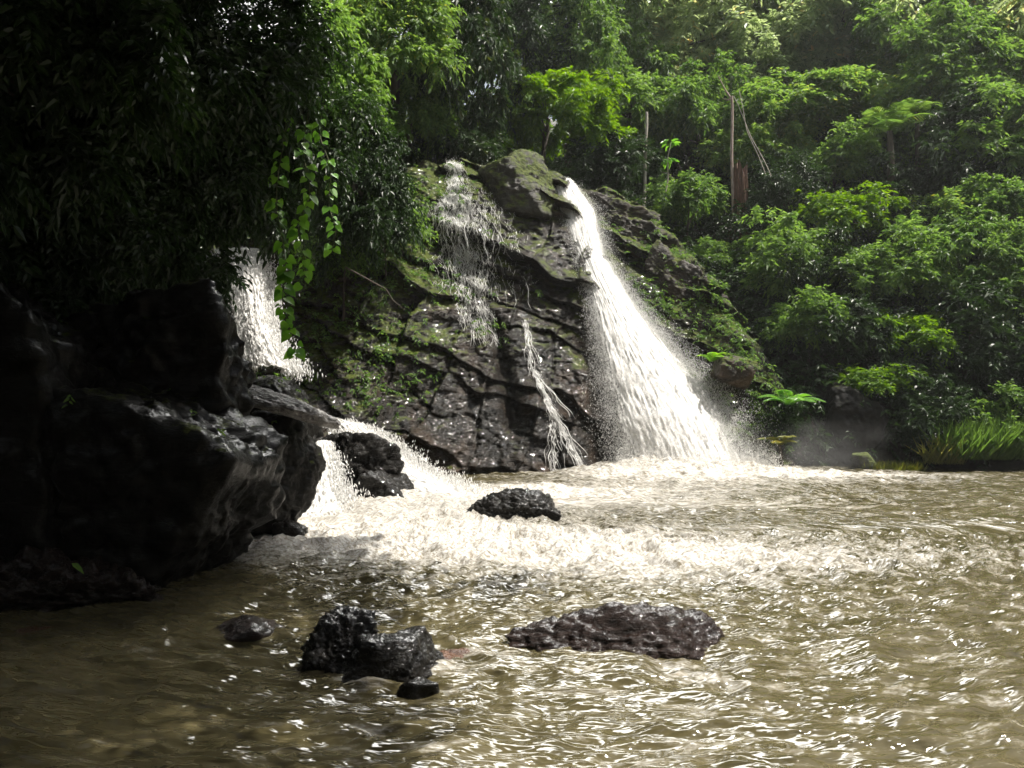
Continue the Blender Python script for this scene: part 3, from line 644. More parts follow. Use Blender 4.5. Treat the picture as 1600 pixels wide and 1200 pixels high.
def crown_mesh(seed, rad, nclump, rc, ntwig, k, L, W, shell=0.5, zmin=-0.45, droop=0.3, sag=0.35, flat=0.5):
    r = np.random.default_rng(seed)
    c = unit(r.normal(size=(nclump * 3, 3))); c = c[c[:, 2] > zmin][:nclump]
    c = c * r.uniform(shell, 1.0, len(c))[:, None]
    c = c * (1 + 0.75 * fbm(c[:, 0] * 1.7 + seed, c[:, 1] * 1.7, c[:, 2] * 1.7, 2))[:, None]
    cc = c * np.asarray(rad)
    rcs = rc * r.uniform(0.55, 1.25, len(c))
    o = np.repeat(cc, ntwig, 0); rr = np.repeat(rcs, ntwig)
    out = np.repeat(unit(c), ntwig, 0)
    d = unit(r.normal(size=o.shape)); d = unit(d + out * 0.4 + np.array([0, 0, 0.2]))
    o = o + d * (rr * r.uniform(0.0, 0.5, len(o)))[:, None] * np.array([1, 1, 0.65])
    v, f = sprays(o, d, rr * r.uniform(0.5, 1.0, len(o)), k, L, W, r, droop, sag, flat)
    return v, f, cc

def trunk_mesh(seed, h, cz, cc, r0, lean=0.1, nl=10):
    r = np.random.default_rng(seed + 500); t = np.linspace(0, 1, 9)
    top = np.array([r.normal() * lean * h * 0.5, r.normal() * lean * h * 0.3, cz])
    p = top * t[:, None] + np.stack([np.sin(t * 5 + seed) * 0.03 * h, np.cos(t * 4 + seed) * 0.03 * h, 0 * t], -1) * (t * (1 - t))[:, None] * 4
    parts = [tube(p, r0 * (1.25 * (1 - t) ** 2 * 0.5 + 0.75 - 0.4 * t), 9)]
    for i in r.choice(len(cc), min(nl, len(cc)), replace=False):
        s = p[r.integers(5, 9)]; e = cc[i] + np.array([0, 0, cz]); tt = np.linspace(0, 1, 6)[:, None]
        q = s * (1 - tt) + e * tt + np.array([0, 0, 1.0]) * (tt * (1 - tt)) * 0.4 * np.linalg.norm(e - s) * 0.5 + r.normal(size=(6, 3)) * 0.03 * np.linalg.norm(e - s) * (tt * (1 - tt) * 4)
        parts.append(tube(q, r0 * np.linspace(0.42, 0.1, 6), 6))
    return merge(parts)

PROTO = {}
def proto(key, seed, h, cz, rad, nclump, rc, ntwig, k, L, W, mat, r0=0.1, bark='bark', name='tree', **kw):
    v, f, cc = crown_mesh(seed, rad, nclump, rc, ntwig, k, L, W, **kw)
    cm = mesh_data('crown', v + np.array([0, 0, cz]), f, M[mat])
    tv, tf = trunk_mesh(seed, h, cz, cc, r0); tm = mesh_data('trunk', tv, tf, M[bark], True)
    PROTO[key] = dict(crown=cm, trunk=tm, cz=cz, name=name, rad=rad)

proto('broad_a', 1, 5, 4.0, (1.9, 1.9, 1.6), 100, 0.48, 26, 8, 0.155, 0.075, 'leaf_mid')
proto('broad_b', 2, 5, 4.0, (2.1, 1.9, 1.4), 95, 0.5, 26, 8, 0.165, 0.08, 'leaf_mid', sag=0.35)
proto('broad_c', 3, 6, 5.0, (1.7, 1.7, 2.1), 105, 0.46, 26, 8, 0.145, 0.065, 'leaf_mid')
proto('drape_a', 4, 5, 4.0, (1.7, 1.7, 2.0), 85, 0.55, 24, 9, 0.15, 0.075, 'leaf_dark', zmin=-0.95, sag=0.5, droop=0.45, flat=0.4)
proto('drape_b', 5, 5, 4.0, (1.9, 1.7, 1.8), 85, 0.6, 24, 9, 0.13, 0.065, 'leaf_dark', zmin=-0.95, sag=0.45, droop=0.4, flat=0.45)
proto('feather_a', 6, 8, 6.5, (2.3, 2.3, 2.2), 110, 0.55, 20, 9, 0.20, 0.075, 'leaf_pale_hazed', r0=0.11, sag=0.2)
proto('feather_b', 7, 8, 6.5, (2.0, 2.0, 2.6), 110, 0.5, 20, 9, 0.20, 0.075, 'leaf_pale_hazed', r0=0.11, sag=0.3)
proto('shrub_a', 8, 1.5, 0.9, (0.95, 0.9, 0.75), 42, 0.4, 26, 8, 0.105, 0.05, 'leaf_mid', r0=0.035, name='shrub')
proto('shrub_b', 9, 1.5, 0.9, (1.05, 0.9, 0.65), 42, 0.4, 26, 8, 0.12, 0.055, 'leaf_mid', r0=0.035, name='shrub', sag=0.4)
proto('shrub_c', 10, 1.5, 0.9, (0.8, 0.8, 0.9), 42, 0.36, 18, 9, 0.12, 0.05, 'leaf_mid', r0=0.03, name='shrub', zmin=-0.8)
proto('canopy', 12, 5, 4.0, (3.0, 2.6, 1.1), 170, 0.7, 26, 9, 0.17, 0.07, 'leaf_dark', zmin=-0.8, r0=0.16)

def plant(key, label, centre, radius, mat, cat=None, squash=1.0, rz=0, group=None, ground_z=None, foot_xy=None):
    """a tree or shrub whose crown centre is at `centre`; its foot stands on the slope below"""
    p = PROTO[key]; s = radius / p['rad'][0]
    if foot_xy is not None:                 # leaning tree: foot on the bank, crown out over the water
        ft = np.array([foot_xy[0], foot_xy[1], float(terrain(*foot_xy))]); root = thing(p['name'], label, cat or p['name'], ft, group)
        off = np.asarray(centre, float) - ft
        cr = link('crown', p['crown'], root); cr.scale = (s, s, s * squash); cr.rotation_euler.z = R(rz); cr.location = tuple(off - np.array([0, 0, p['cz'] * s * squash]))
        t = np.linspace(0, 1, 12)[:, None]; c = off * np.concatenate([t ** 1.4, t ** 1.4, t ** 0.75], 1)
        v, f = tube(c, np.linspace(0.26, 0.1, 12), 9); obj('trunk', v, f, M['bark'], root, smooth=True)
        return root
    gz = float(terrain(centre[0], centre[1])) if ground_z is None else ground_z
    if -7.5 < centre[0] < 7.2: gz = max(gz, min((centre[1] - float(ybase(centre[0])) - 0.2) / 0.62, float(ztop(centre[0]))))
    foot = min(gz, centre[2] - 0.3 * radius)
    root = thing(p['name'], label, cat or p['name'], (centre[0], centre[1], foot), group)
    root.rotation_euler.z = R(rz)
    cr = link('crown', p['crown'], root); cr.scale = (s, s, s * squash); cr.location.z = centre[2] - foot - p['cz'] * s * squash
    cr.material_slots[0].link = 'OBJECT'; cr.material_slots[0].material = M[mat]
    tr = link('trunk', p['trunk'], root); k = (centre[2] - foot) / p['cz']; tr.scale = (s, s, max(k, 0.2 * s))
    return root

# (proto, px, py, depth or ('h', height), radius, material, squash, rotation, label)
TREES = [
 # left bank, in deep shade
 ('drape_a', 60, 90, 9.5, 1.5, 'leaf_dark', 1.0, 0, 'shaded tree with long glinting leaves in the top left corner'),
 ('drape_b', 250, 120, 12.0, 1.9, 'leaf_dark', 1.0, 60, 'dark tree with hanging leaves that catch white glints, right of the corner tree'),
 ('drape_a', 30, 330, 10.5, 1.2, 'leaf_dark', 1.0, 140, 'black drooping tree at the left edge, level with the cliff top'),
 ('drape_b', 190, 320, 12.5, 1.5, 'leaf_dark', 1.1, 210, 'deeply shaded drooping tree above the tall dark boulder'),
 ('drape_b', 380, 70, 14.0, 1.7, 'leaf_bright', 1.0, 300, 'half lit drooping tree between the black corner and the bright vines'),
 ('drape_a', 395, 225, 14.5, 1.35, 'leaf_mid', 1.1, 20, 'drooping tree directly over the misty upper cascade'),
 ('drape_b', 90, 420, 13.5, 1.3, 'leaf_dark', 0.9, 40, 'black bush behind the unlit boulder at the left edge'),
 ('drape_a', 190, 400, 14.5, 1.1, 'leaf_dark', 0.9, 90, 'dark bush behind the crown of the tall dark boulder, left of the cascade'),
 ('broad_a', 500, 150, 19.0, 1.6, 'leaf_bright', 1.2, 80, 'sunlit yellow green tree behind the top of the hanging vine'),
 ('drape_b', 560, 290, 19.0, 1.4, 'leaf_bright', 1.3, 120, 'leafy tree draping over the left end of the rock face'),
 ('shrub_a', 535, 405, 20.0, 0.8, 'leaf_mid', 1.0, 30, 'small green shrub clinging to the rock right of the hanging vine'),
 ('shrub_a', 605, 345, 20.6, 0.9, 'leaf_mid', 1.0, 210, 'mid green shrub on the ledge left of the thin veil'),
 ('broad_c', 620, 60, 24.0, 1.8, 'leaf_mid', 1.2, 170, 'tall mid green tree left of the bright vine draped tree'),
 ('drape_a', 715, 100, 26.0, 1.8, 'leaf_bright', 1.5, 260, 'bright green vine draped tree standing above the veil of water'),
 ('broad_a', 640, 190, 25.5, 1.6, 'leaf_bright', 1.2, 30, 'yellow green tree just left of the head of the thin veil'),
 ('shrub_b', 740, 245, 25.8, 1.1, 'leaf_dark', 0.9, 90, 'dark shrub hanging behind the mossy boulder on the cliff top'),
 # centre
 ('broad_b', 855, 190, 28.5, 2.3, 'leaf_bright', 0.9, 0, 'bright rounded tree leaning over the lip of the main fall'),
 ('broad_c', 790, 60, 33.0, 2.2, 'leaf_dark', 1.2, 45, 'tall dark tree behind the bright vine draped tree'),
 ('drape_b', 890, 50, 34.0, 2.4, 'leaf_mid', 1.2, 130, 'climber covered tree rising behind the rounded tree at the lip'),
 ('drape_a', 950, 110, 36.0, 2.2, 'leaf_mid', 1.3, 200, 'narrow shaded tree left of the pale feathery tree'),
 ('shrub_a', 960, 260, 29.0, 1.4, 'leaf_dark', 1.0, 10, 'dark shrub just behind the lip of the main fall'),
 # right slope, upper row
 ('feather_a', 1060, 50, 38.0, 3.2, 'leaf_pale_hazed', 1.1, 0, 'pale feathery tree under the bright gap at the top'),
 ('feather_b', 1180, 40, 40.0, 3.3, 'leaf_pale_hazed', 1.0, 90, 'pale fine leaved tree right of the feathery tree at the bright gap'),
 ('feather_a', 1170, 130, 37.0, 2.4, 'leaf_pale_hazed', 0.9, 200, 'greyish fine leaved tree behind the head of the bare pale trunk'),
 ('broad_a', 1300, 40, 38.0, 3.0, 'leaf_pale_hazed', 1.0, 50, 'pale green tree at the top edge, left of the dark hollow'),
 ('broad_c', 1420, 50, 36.0, 2.7, 'leaf_mid', 1.1, 150, 'mid green tree at the top edge above the dark hollow'),
 ('broad_b', 1540, 50, 33.0, 2.9, 'leaf_pale_hazed', 1.1, 250, 'broad pale green tree filling the top right corner'),
 ('feather_b', 1245, 110, 38.0, 2.3, 'leaf_pale_hazed', 1.0, 30, 'pale green tree upslope of the layered round tree'),
 ('broad_c', 1490, 90, 35.0, 2.0, 'leaf_pale_hazed', 1.0, 300, 'pale tree just below the top edge, left of the top right corner tree'),
 ('broad_a', 1350, 130, 37.0, 1.8, 'leaf_mid', 1.0, 140, 'half shaded tree on the rim of the dark hollow above the palm'),
 ('feather_a', 1010, 130, 37.0, 2.0, 'leaf_pale_hazed', 1.1, 250, 'pale hazy tree below the bright gap at the top'),
 # middle rows
 ('broad_b', 1265, 180, 32.0, 2.5, 'leaf_mid', 0.75, 20, 'layered round tree left of the spiky palm'),
 ('broad_a', 1080, 190, 33.0, 1.9, 'leaf_mid', 1.1, 110, 'leafy tree between the two thin pale trunks'),
 ('shrub_a', 980, 180, 33.0, 1.6, 'leaf_mid', 1.1, 70, 'grey green shrub left of the shorter pale trunk'),
 ('broad_c', 1500, 150, 30.0, 2.2, 'leaf_mid', 1.1, 60, 'dense tree right of the spiky palm'),
 ('broad_a', 1580, 240, 27.5, 2.0, 'leaf_mid', 1.0, 10, 'tree on the right edge a third of the way down'),
 ('drape_a', 1470, 270, 28.0, 1.7, 'leaf_dark', 1.1, 320, 'dark drooping tree below the tree right of the palm'),
 ('shrub_b', 1320, 345, 26.5, 1.3, 'leaf_bright', 0.9, 40, 'bright green bush alone in the dark hollow of the slope'),
 ('broad_b', 1560, 340, 25.5, 1.6, 'leaf_mid', 1.0, 200, 'spreading tree on the right edge level with the bright hollow bush'),
 ('drape_b', 1230, 320, 28.0, 1.4, 'leaf_dark', 1.1, 100, 'dark tree right of the red stump'),
 ('shrub_a', 1072, 312, 28.0, 1.0, 'leaf_mid', 1.0, 10, 'small leafy bush a little left of the red stump'),
 ('drape_b', 1390, 330, 28.0, 1.6, 'leaf_dark', 1.0, 190, 'shaded tree below the spiky palm'),
 ('broad_a', 1200, 240, 31.0, 1.6, 'leaf_mid', 1.0, 40, 'leafy tree right of the slanting lianas'),
 ('shrub_b', 1300, 260, 29.5, 1.4, 'leaf_mid', 1.0, 170, 'green shrub below the layered round tree'),
 ('broad_c', 1430, 120, 34.0, 1.7, 'leaf_mid', 1.0, 20, 'tree standing just above the two spiky palms'),
 ('broad_a', 1590, 130, 31.0, 1.9, 'leaf_pale_hazed', 1.0, 290, 'pale tree at the right edge under the top right corner tree'),
 ('shrub_a', 1460, 350, 26.5, 1.2, 'leaf_mid', 1.0, 60, 'green shrub between the shaded tree under the palm and the right edge'),
 ('shrub_c', 1180, 408, 27.4, 0.65, 'leaf_mid', 0.8, 40, 'small bush hiding the foot of the red stump'),
 ('shrub_a', 1115, 400, 27.6, 0.75, 'leaf_mid', 0.8, 130, 'small bush on the left of the foot of the bare pale trunk'),
 # lower rows
 ('shrub_c', 1222, 400, 25.0, 0.95, 'leaf_mid', 1.0, 10, 'leafy shrub below the red stump at the edge of the rib'),
 ('drape_b', 1270, 440, 25.0, 1.4, 'leaf_dark', 1.0, 260, 'dark creeper covered tree in the middle of the right slope'),
 ('broad_a', 1400, 430, 24.5, 1.4, 'leaf_mid', 0.9, 60, 'leafy tree below the shaded tree under the palm'),
 ('drape_a', 1500, 430, 24.0, 1.4, 'leaf_mid', 1.0, 30, 'draping tree beside the right edge at mid height'),
 ('broad_c', 1590, 450, 23.5, 1.3, 'leaf_mid', 1.0, 80, 'tree cut by the right edge just above the middle'),
 ('shrub_b', 1262, 505, 23.0, 0.95, 'leaf_mid', 1.1, 150, 'leafy shrub at the right foot of the rock rib'),
 ('shrub_a', 1320, 520, 23.0, 1.1, 'leaf_dark', 1.0, 30, 'dark shrub above the misty shore rock'),
 ('shrub_b', 1420, 530, 22.8, 1.1, 'leaf_bright', 0.9, 270, 'bright spreading shrub upslope of the misty shore rock'),
 ('shrub_c', 1510, 540, 22.4, 1.1, 'leaf_dark', 1.0, 90, 'dark shrub midway along the right shore'),
 ('shrub_a', 1590, 560, 22.0, 1.1, 'leaf_dark', 1.0, 180, 'dark shrub cut by the right edge above the grass'),
 ('shrub_b', 1370, 600, 21.6, 0.85, 'leaf_bright', 0.7, 40, 'bright shrub spilling over the top of the misty shore rock'),
 ('shrub_c', 1440, 640, 21.3, 0.8, 'leaf_dark', 1.0, 20, 'low dark shrub between the shore rock and the grass'),
 ('shrub_a', 1590, 650, 20.8, 0.9, 'leaf_mid', 1.0, 120, 'low leafy shrub by the water at the right edge'),
 ('shrub_c', 1235, 680, 21.5, 0.7, 'leaf_dark', 1.2, 200, 'dark green shrub below the bright fern beside the spray'),
]
for key, px, py, Y, rad, mat, sq, rz, lab in TREES:
    c_ = P(px, py, Y)
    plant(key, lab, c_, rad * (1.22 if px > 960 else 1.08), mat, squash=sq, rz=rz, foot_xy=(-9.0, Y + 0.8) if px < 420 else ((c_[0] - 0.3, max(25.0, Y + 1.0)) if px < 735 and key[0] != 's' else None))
# the overhanging shade trees of the left bank (crowns above the frame)
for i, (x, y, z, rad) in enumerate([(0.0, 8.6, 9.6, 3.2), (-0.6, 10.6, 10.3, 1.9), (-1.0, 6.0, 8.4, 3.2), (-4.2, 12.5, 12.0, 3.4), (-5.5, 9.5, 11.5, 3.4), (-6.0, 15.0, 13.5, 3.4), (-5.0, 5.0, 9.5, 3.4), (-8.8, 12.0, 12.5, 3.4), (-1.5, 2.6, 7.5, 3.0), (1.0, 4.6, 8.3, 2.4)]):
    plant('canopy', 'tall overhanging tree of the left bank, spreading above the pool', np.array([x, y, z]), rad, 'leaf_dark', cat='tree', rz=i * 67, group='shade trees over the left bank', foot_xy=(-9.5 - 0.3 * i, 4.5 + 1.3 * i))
# forest on the bank behind the viewer
for i, (x, y, z, rad) in enumerate([(-9, -8, 7, 4.5), (-3, -9, 7.5, 4.5), (3, -9, 7, 4.5), (9, -8, 7.5, 4.5), (-6, -12, 13, 5), (1, -13, 13, 5), (8, -12, 13, 5), (-12, -3, 8, 4.0)]):
    plant('canopy', 'tall forest tree on the near bank behind the viewer', np.array([x, y, z]), rad, 'leaf_dark', cat='tree', squash=1.6, rz=i * 51, group='forest behind the viewer')

# undergrowth that covers the slopes
def undergrowth():
    r = np.random.default_rng(77); n = 42000
    x = r.uniform(-14, 24, n); y = 18 + 28 * r.random(n) ** 1.6; z = terrain(x, y)
    ok = (z > 0.25) & ~((x > -6.5) & (x < 7.2) & (z < ztop(x) - 0.2) & (y < 27)) & ~((np.abs(x - 2.0) < 0.9) & (y < 27.5))
    x, y, z = x[ok], y[ok], z[ok]
    x2 = r.uniform(-13, -7.4, 3500); y2 = r.uniform(6, 18, 3500); z2 = terrain(x2, y2)
    x = np.concatenate([x, x2]); y = np.concatenate([y, y2]); z = np.concatenate([z, z2])
    o = np.stack([x, y, z + 1.3 * r.uniform(0.0, 1, len(x)) ** 1.5], -1)
    d = r.normal(size=o.shape) * 0.6 + np.array([0, -0.7, 0.5])
    v, f = sprays(o, d, r.uniform(0.3, 0.8, len(o)), 8, 0.2, 0.085, r, 0.35, 0.5, 0.5)
    o_ = obj('undergrowth', v, f, M['leaf_dark']); tag(o_, 'low dark leafy undergrowth covering the forest slopes', 'undergrowth', kind='stuff')  # near-black leaf colour puts shade into the gaps between crowns
undergrowth()

def ledge_plants():
    r = np.random.default_rng(78); n = 15000
    x = r.uniform(-6.5, 7.4, n); z = r.uniform(0.4, 9, n); ok = z < ztop(x); x, z = x[ok], z[ok]
    den = 0.5 * sstep(-1.6, -3.4, x - 0.12 * z) * sstep(1.0, 2.5, z) + 1.0 * sstep(3.6, 5.6, x + 0.1 * z) + 0.35 * sstep(0.1, 0.45, fbm(x * 0.8, z * 1.4, 5.0, 3)) * sstep(2, 4, z)
    den = den * (0.35 + 0.9 * sstep(-0.1, 0.3, fbm(x * 0.9, z * 0.9, 8.0, 3)))
    den = den * np.where((x > 1.2) & (x < 5.6) & (x < 5.7 - 0.45 * z), 0, 1)
    ok = r.random(len(x)) < den; x, z = x[ok], z[ok]
    y = cliff_y(x, z) - 0.02
    o = np.stack([x, y, z], -1); d = r.normal(size=o.shape) * 0.6 + np.array([0.1, -0.8, 0.2])
    v, f = sprays(o, d, r.uniform(0.1, 0.35, len(o)), 6, 0.10, 0.05, r, 0.4, 0.6, 0.4)
    o_ = obj('ledge_plants', v, f, M['leaf_mid']); tag(o_, 'small leafy creepers and moss plants clinging to the wet ledges', 'creepers', kind='stuff')
ledge_plants()

def boulder_creepers():
    r = np.random.default_rng(79); O, D = [], []
    for o in list(col.objects):
        if o.type == 'MESH' and o.data.materials and o.data.materials[0] in (M['rock_dark'], M['rock_moss'], M['rock_rib']) and 'stone' not in o.name:
            n = len(o.data.vertices); co = np.empty(n * 3, np.float32); no = np.empty(n * 3, np.float32)
            o.data.vertices.foreach_get('co', co); o.data.vertices.foreach_get('normal', no); co = co.reshape(-1, 3).astype(float); no = no.reshape(-1, 3).astype(float)
            wgt = sstep(-0.1, 0.7, no[:, 2]) * sstep(0.05, 0.4, fbm(co[:, 0] * 1.4 + o.location.x, co[:, 1] * 1.4, co[:, 2] * 1.4, 3)) * ((co[:, 2] + o.location.z) > 0.9)
            k = r.random(n) < wgt * (0.035 if M['rock_rib'] == o.data.materials[0] else 0.012)
            O.append(co[k] + np.array(o.location)); D.append(no[k])
    O, D = np.concatenate(O), np.concatenate(D)
    v, f = sprays(O, D + r.normal(size=D.shape) * 0.7, r.uniform(0.05, 0.2, len(O)), 5, 0.07, 0.035, r, 0.4, 0.6, 0.4)
    o_ = obj('boulder_creepers', v, f, M['leaf_mid']); tag(o_, 'tiny creepers and ferns growing on the tops of the dark boulders and the rib', 'creepers', kind='stuff')
boulder_creepers()

# hanging vine with heart shaped leaves
def vine(label, pts, nleaf, size, seed, mat='leaf_vine'):
    r = np.random.default_rng(seed); pts = np.array(pts); base = pts[0]
    t = np.linspace(0, 1, 40); k = np.linspace(0, 1, len(pts))
    c = np.stack([np.interp(t, k, pts[:, i]) for i in range(3)], -1) - base
    c[:, 0] += 0.05 * np.sin(t * 14 + seed); c[:, 1] += 0.05 * np.cos(t * 11)
    root = thing('hanging_vine', label, 'vine', base)
    v, f = tube(c, 0.008, 6); obj('stem', v, f, M['stem'], root, smooth=True)
    tt = np.sort(r.uniform(0.02, 1, nleaf)); b = np.stack([np.interp(tt, t, c[:, i]) for i in range(3)], -1)
    s = np.where(np.arange(nleaf) % 2 == 0, 1, -1)
    d = np.stack([s * r.uniform(0.3, 0.9, nleaf), r.uniform(-0.6, 0.1, nleaf), -r.uniform(0.5, 1.2, nleaf)], -1); d = unit(d)
    b = b + d * 0.06 * np.array([1.5, 1, 0.2])
    nr = np.array([0.1, -0.8, 0.7]) + r.normal(size=(nleaf, 3)) * 0.3
    sd = unit(np.cross(d, nr)); up = np.cross(sd, d); L = (size * r.uniform(0.45, 1.15, nleaf))[:, None]
    prof = [(-0.08, 0.0, 0), (-0.18, 0.22, 0.03), (-0.05, 0.42, 0.06), (0.25, 0.46, 0.07), (0.6, 0.3, 0.05), (0.85, 0.1, 0.0), (1.02, 0, -0.06)]
    P_ = lambda a, q, h: b + d * L * a + sd * L * q + up * L * h
    mid = [(-0.08, 0), (0.05, -0.01), (0.15, -0.01), (0.3, -0.02), (0.6, -0.02), (0.85, -0.03), (1.02, -0.06)]
    rows = [P_(m[0], 0, m[1]) for m in mid] + [P_(*p) for p in prof] + [P_(p[0], -p[1], p[2]) for p in prof]
    V = np.stack(rows, 1); k0 = (np.arange(nleaf) * 21)[:, None]; F = []
    for i in range(6):
        F.append(k0 + np.array([[i, i + 1, 8 + i, 7 + i]])); F.append(k0 + np.array([[i, 14 + i, 15 + i, i + 1]]))
    obj('leaves', V.reshape(-1, 3), np.concatenate(F), M[mat], root, smooth=True)
vine('long hanging vine of heart shaped leaves ending above the pale slab', [P(440, 170, 13), P(438, 300, 12.6), P(440, 420, 12.4), P(448, 480, 12.4), P(460, 562, 12.4)], 62, 0.17, 1)
vine('second hanging vine just right of the longest one, ending at the rocks', [P(476, 170, 13), P(482, 280, 12.7), P(470, 360, 12.5), P(476, 455, 12.5)], 44, 0.17, 2)
vine('shorter hanging vine right of the two long ones', [P(500, 180, 13.4), P(512, 260, 13.2), P(520, 340, 13.1), P(522, 395, 13.1)], 34, 0.14, 3)

# ferns, palm, grass, bare trunks
def frond(length, npin, pl, arch, seed, slim=0.24):
    r = np.random.default_rng(seed); t = np.linspace(0, 1, npin)
    spine = np.stack([length * t * math.cos(arch), 0 * t, length * (t * math.sin(arch) - 0.55 * t ** 2)], -1)
    tan = unit(np.gradient(spine, axis=0)); b, d, L = [], [], []
    for s in (1, -1):
        b.append(spine); d.append(tan * 0.55 + np.array([0, s * 1.0, -0.15])); L.append(pl * np.sin(np.pi * (0.12 + 0.88 * t)) ** 0.7 + 0.01)
    b, d, L = np.concatenate(b), np.concatenate(d), np.concatenate(L)
    v, f = leaves(b, d, np.broadcast_to([0, 0, 1.0], b.shape) + 0.15 * r.normal(size=b.shape), L, L * slim, fold=0.1, droop=0.15)
    sv, sf = tube(spine, 0.008 * (1 - 0.7 * t), 5)
    return merge([(v, f), (sv, sf)])

def fern(label, pos, size, angles, mat, seed, name='fern', cat='fern', npin=26, pl=0.22, arch=(35, 65), slim=0.24, stem=True):
    root = thing(name, label, cat, pos); r = np.random.default_rng(seed)
    gap = pos[2] - max(float(terrain(pos[0], pos[1])), -0.5)
    if stem and gap > 0.1:
        t = np.linspace(0, 1, 8); v, f = tube(np.stack([0.06 * np.sin(t * 4), 0.05 * t, -gap * t], -1), np.linspace(0.05, 0.09, 8) * size, 8); obj('trunk', v, f, M['bark'], root, smooth=True)
    for i, a in enumerate(angles):
        v, f = frond(size * r.uniform(0.75, 1.1), npin, pl * size, R(r.uniform(*arch)), seed + i, slim)
        obj('frond', rot(v, rz=a), f, M[mat], root)
fern('bright green fern with arching fronds on the slope right of the spray', P(1232, 632, 20.5), 1.1, [-10, 20, 60, 150, 190, 230, 270, 310], 'leaf_vine', 31, stem=False)
fern('small bright fern on the rock edge beside the lower main fall', P(1112, 565, 21.0), 0.7, [-30, 0, 30, 170, 210, 260, 300], 'leaf_lime', 41, stem=False)
fern('yellowing fern low on the shore below the bright arching fern', P(1218, 695, 20.0), 0.75, [-20, 20, 160, 200, 240, 270, 310], 'straw', 47)
fern('spiky grey green palm with radiating leaves on the right slope', P(1390, 205, 27.5), 1.9, list(range(0, 360, 24)), 'leaf_mid', 53, name='palm', cat='palm', npin=18, pl=0.3, arch=(25, 80), slim=0.07)
fern('smaller spiky palm just right of the larger one', P(1432, 175, 28.0), 1.3, list(range(10, 360, 36)), 'leaf_mid', 59, name='palm', cat='palm', npin=16, pl=0.3, arch=(25, 80), slim=0.07)

def sapling(label, foot, h, mat, seed, nl=26, L=0.42):
    root = thing('sapling', label, 'sapling', foot); r = np.random.default_rng(seed)
    t = np.linspace(0, 1, 10)[:, None]; c = np.array([0.1 * h, 0, h]) * t + np.array([0.04, 0.02, 0]) * np.sin(t * 7)
    v, f = tube(c, np.linspace(0.03, 0.012, 10), 7); obj('trunk', v, f, M['bark_pale'], root, smooth=True)
    hz = h * r.choice([0.62, 0.98], nl) + r.uniform(-0.05, 0.05, nl); a = r.uniform(0, 2 * np.pi, nl)
    b = np.stack([0.1 * hz, 0 * hz, hz], -1); d = np.stack([np.cos(a), np.sin(a), r.uniform(-0.3, 0.5, nl)], -1)
    v, f = leaves(b + unit(d) * 0.12, d, np.broadcast_to([0, -0.3, 1.0], b.shape), L * r.uniform(0.7, 1.1, nl), L * 0.42, droop=0.45)
    obj('crown', v, f, M[mat], root)
sapling('slender sapling with two tiers of big pale leaves above the rib', P(1040, 300, 27.5), 1.75, 'leaf_vine', 3, nl=34, L=0.3)

def bare_trunk(label, pts, r0, r1, mat='bark_pale', name='tree', cat='tree', branches=()):
    pts = np.array(pts); base = pts[0]; k = np.linspace(0, 1, len(pts)); t = np.linspace(0, 1, 24)
    c = np.stack([np.interp(t, k, pts[:, i]) for i in range(3)], -1) - base; c[:, 0] += 0.02 * np.sin(t * 9)
    root = thing(name, label, cat, base); v, f = tube(c, np.linspace(r0, r1, 24), 8); obj('trunk', v, f, M[mat], root, smooth=True)
    for b in branches:
        b = np.array(b) - base; v, f = tube(b, np.linspace(r1 * 0.8, r1 * 0.25, len(b)), 6); obj('branch', v, f, M[mat], root, smooth=True)
DS = float(ray_on_slope(1156, 372, 0.0)[1])
bare_trunk('tall thin bare pale trunk rising from the red stump', [P(1146, 376, DS), P(1144, 250, DS), P(1143, 150, DS)], 0.065, 0.048, mat='bark_pink',
           branches=([P(1143, 155, DS), P(1133, 140, DS), P(1122, 118, DS)], [P(1143, 155, DS), P(1135, 156, DS), P(1128, 153, DS)]))
bare_trunk('shorter thin pale trunk behind the rib, left of the sapling', [P(1005, 330, 29), P(1009, 240, 29), P(1010, 175, 29)], 0.065, 0.05)
bare_trunk('thin grey liana slanting down right from the bare pale trunk', [P(1205, 275, 26.5), P(1175, 215, 26.8), P(1146, 150, 27)], 0.014, 0.012, name='liana', cat='liana')
bare_trunk('second thin liana, steeper, beside the slanting one', [P(1196, 272, 26.5), P(1168, 205, 26.8), P(1154, 140, 27)], 0.012, 0.01, name='liana', cat='liana')
bare_trunk('dead twig hanging over the dark ledges left of the veil', [P(540, 418, 17.6), P(580, 440, 17.5), P(605, 452, 17.6), P(614, 470, 17.6), P(628, 482, 17.7)], 0.02, 0.008, mat='bark', name='dead_branch', cat='dead branch')

def stump():
    r = np.random.default_rng(4); p = P(1157, 376, DS); t = np.linspace(0, 1, 14); th = np.linspace(0, 2 * np.pi, 28, endpoint=False)
    T, H = np.meshgrid(t, th, indexing='ij'); rad = 1.15 * (0.42 - 0.5 * T + 0.27 * T * T) * (1 + 0.55 * noise3(np.cos(H) * 2.6, np.sin(H) * 2.6, T * 1.5))
    z = 2.6 * T * (1 + 0.28 * noise3(np.cos(H) * 2, np.sin(H) * 2, 3.0) * T)
    v = np.stack([np.cos(H) * rad, np.sin(H) * rad, z], -1).reshape(-1, 3); i = np.arange(14 * 28).reshape(14, 28); j = np.roll(i, -1, 1)
    f = np.stack([i[:-1], j[:-1], j[1:], i[1:]], -1).reshape(-1, 4)
    o = obj('tree_stump', v, [f, i[-1][None, :]], M['bark_red'], smooth=False, loc=p); tag(o, 'broken reddish brown stump at the foot of the bare pale trunk', 'stump')
stump()

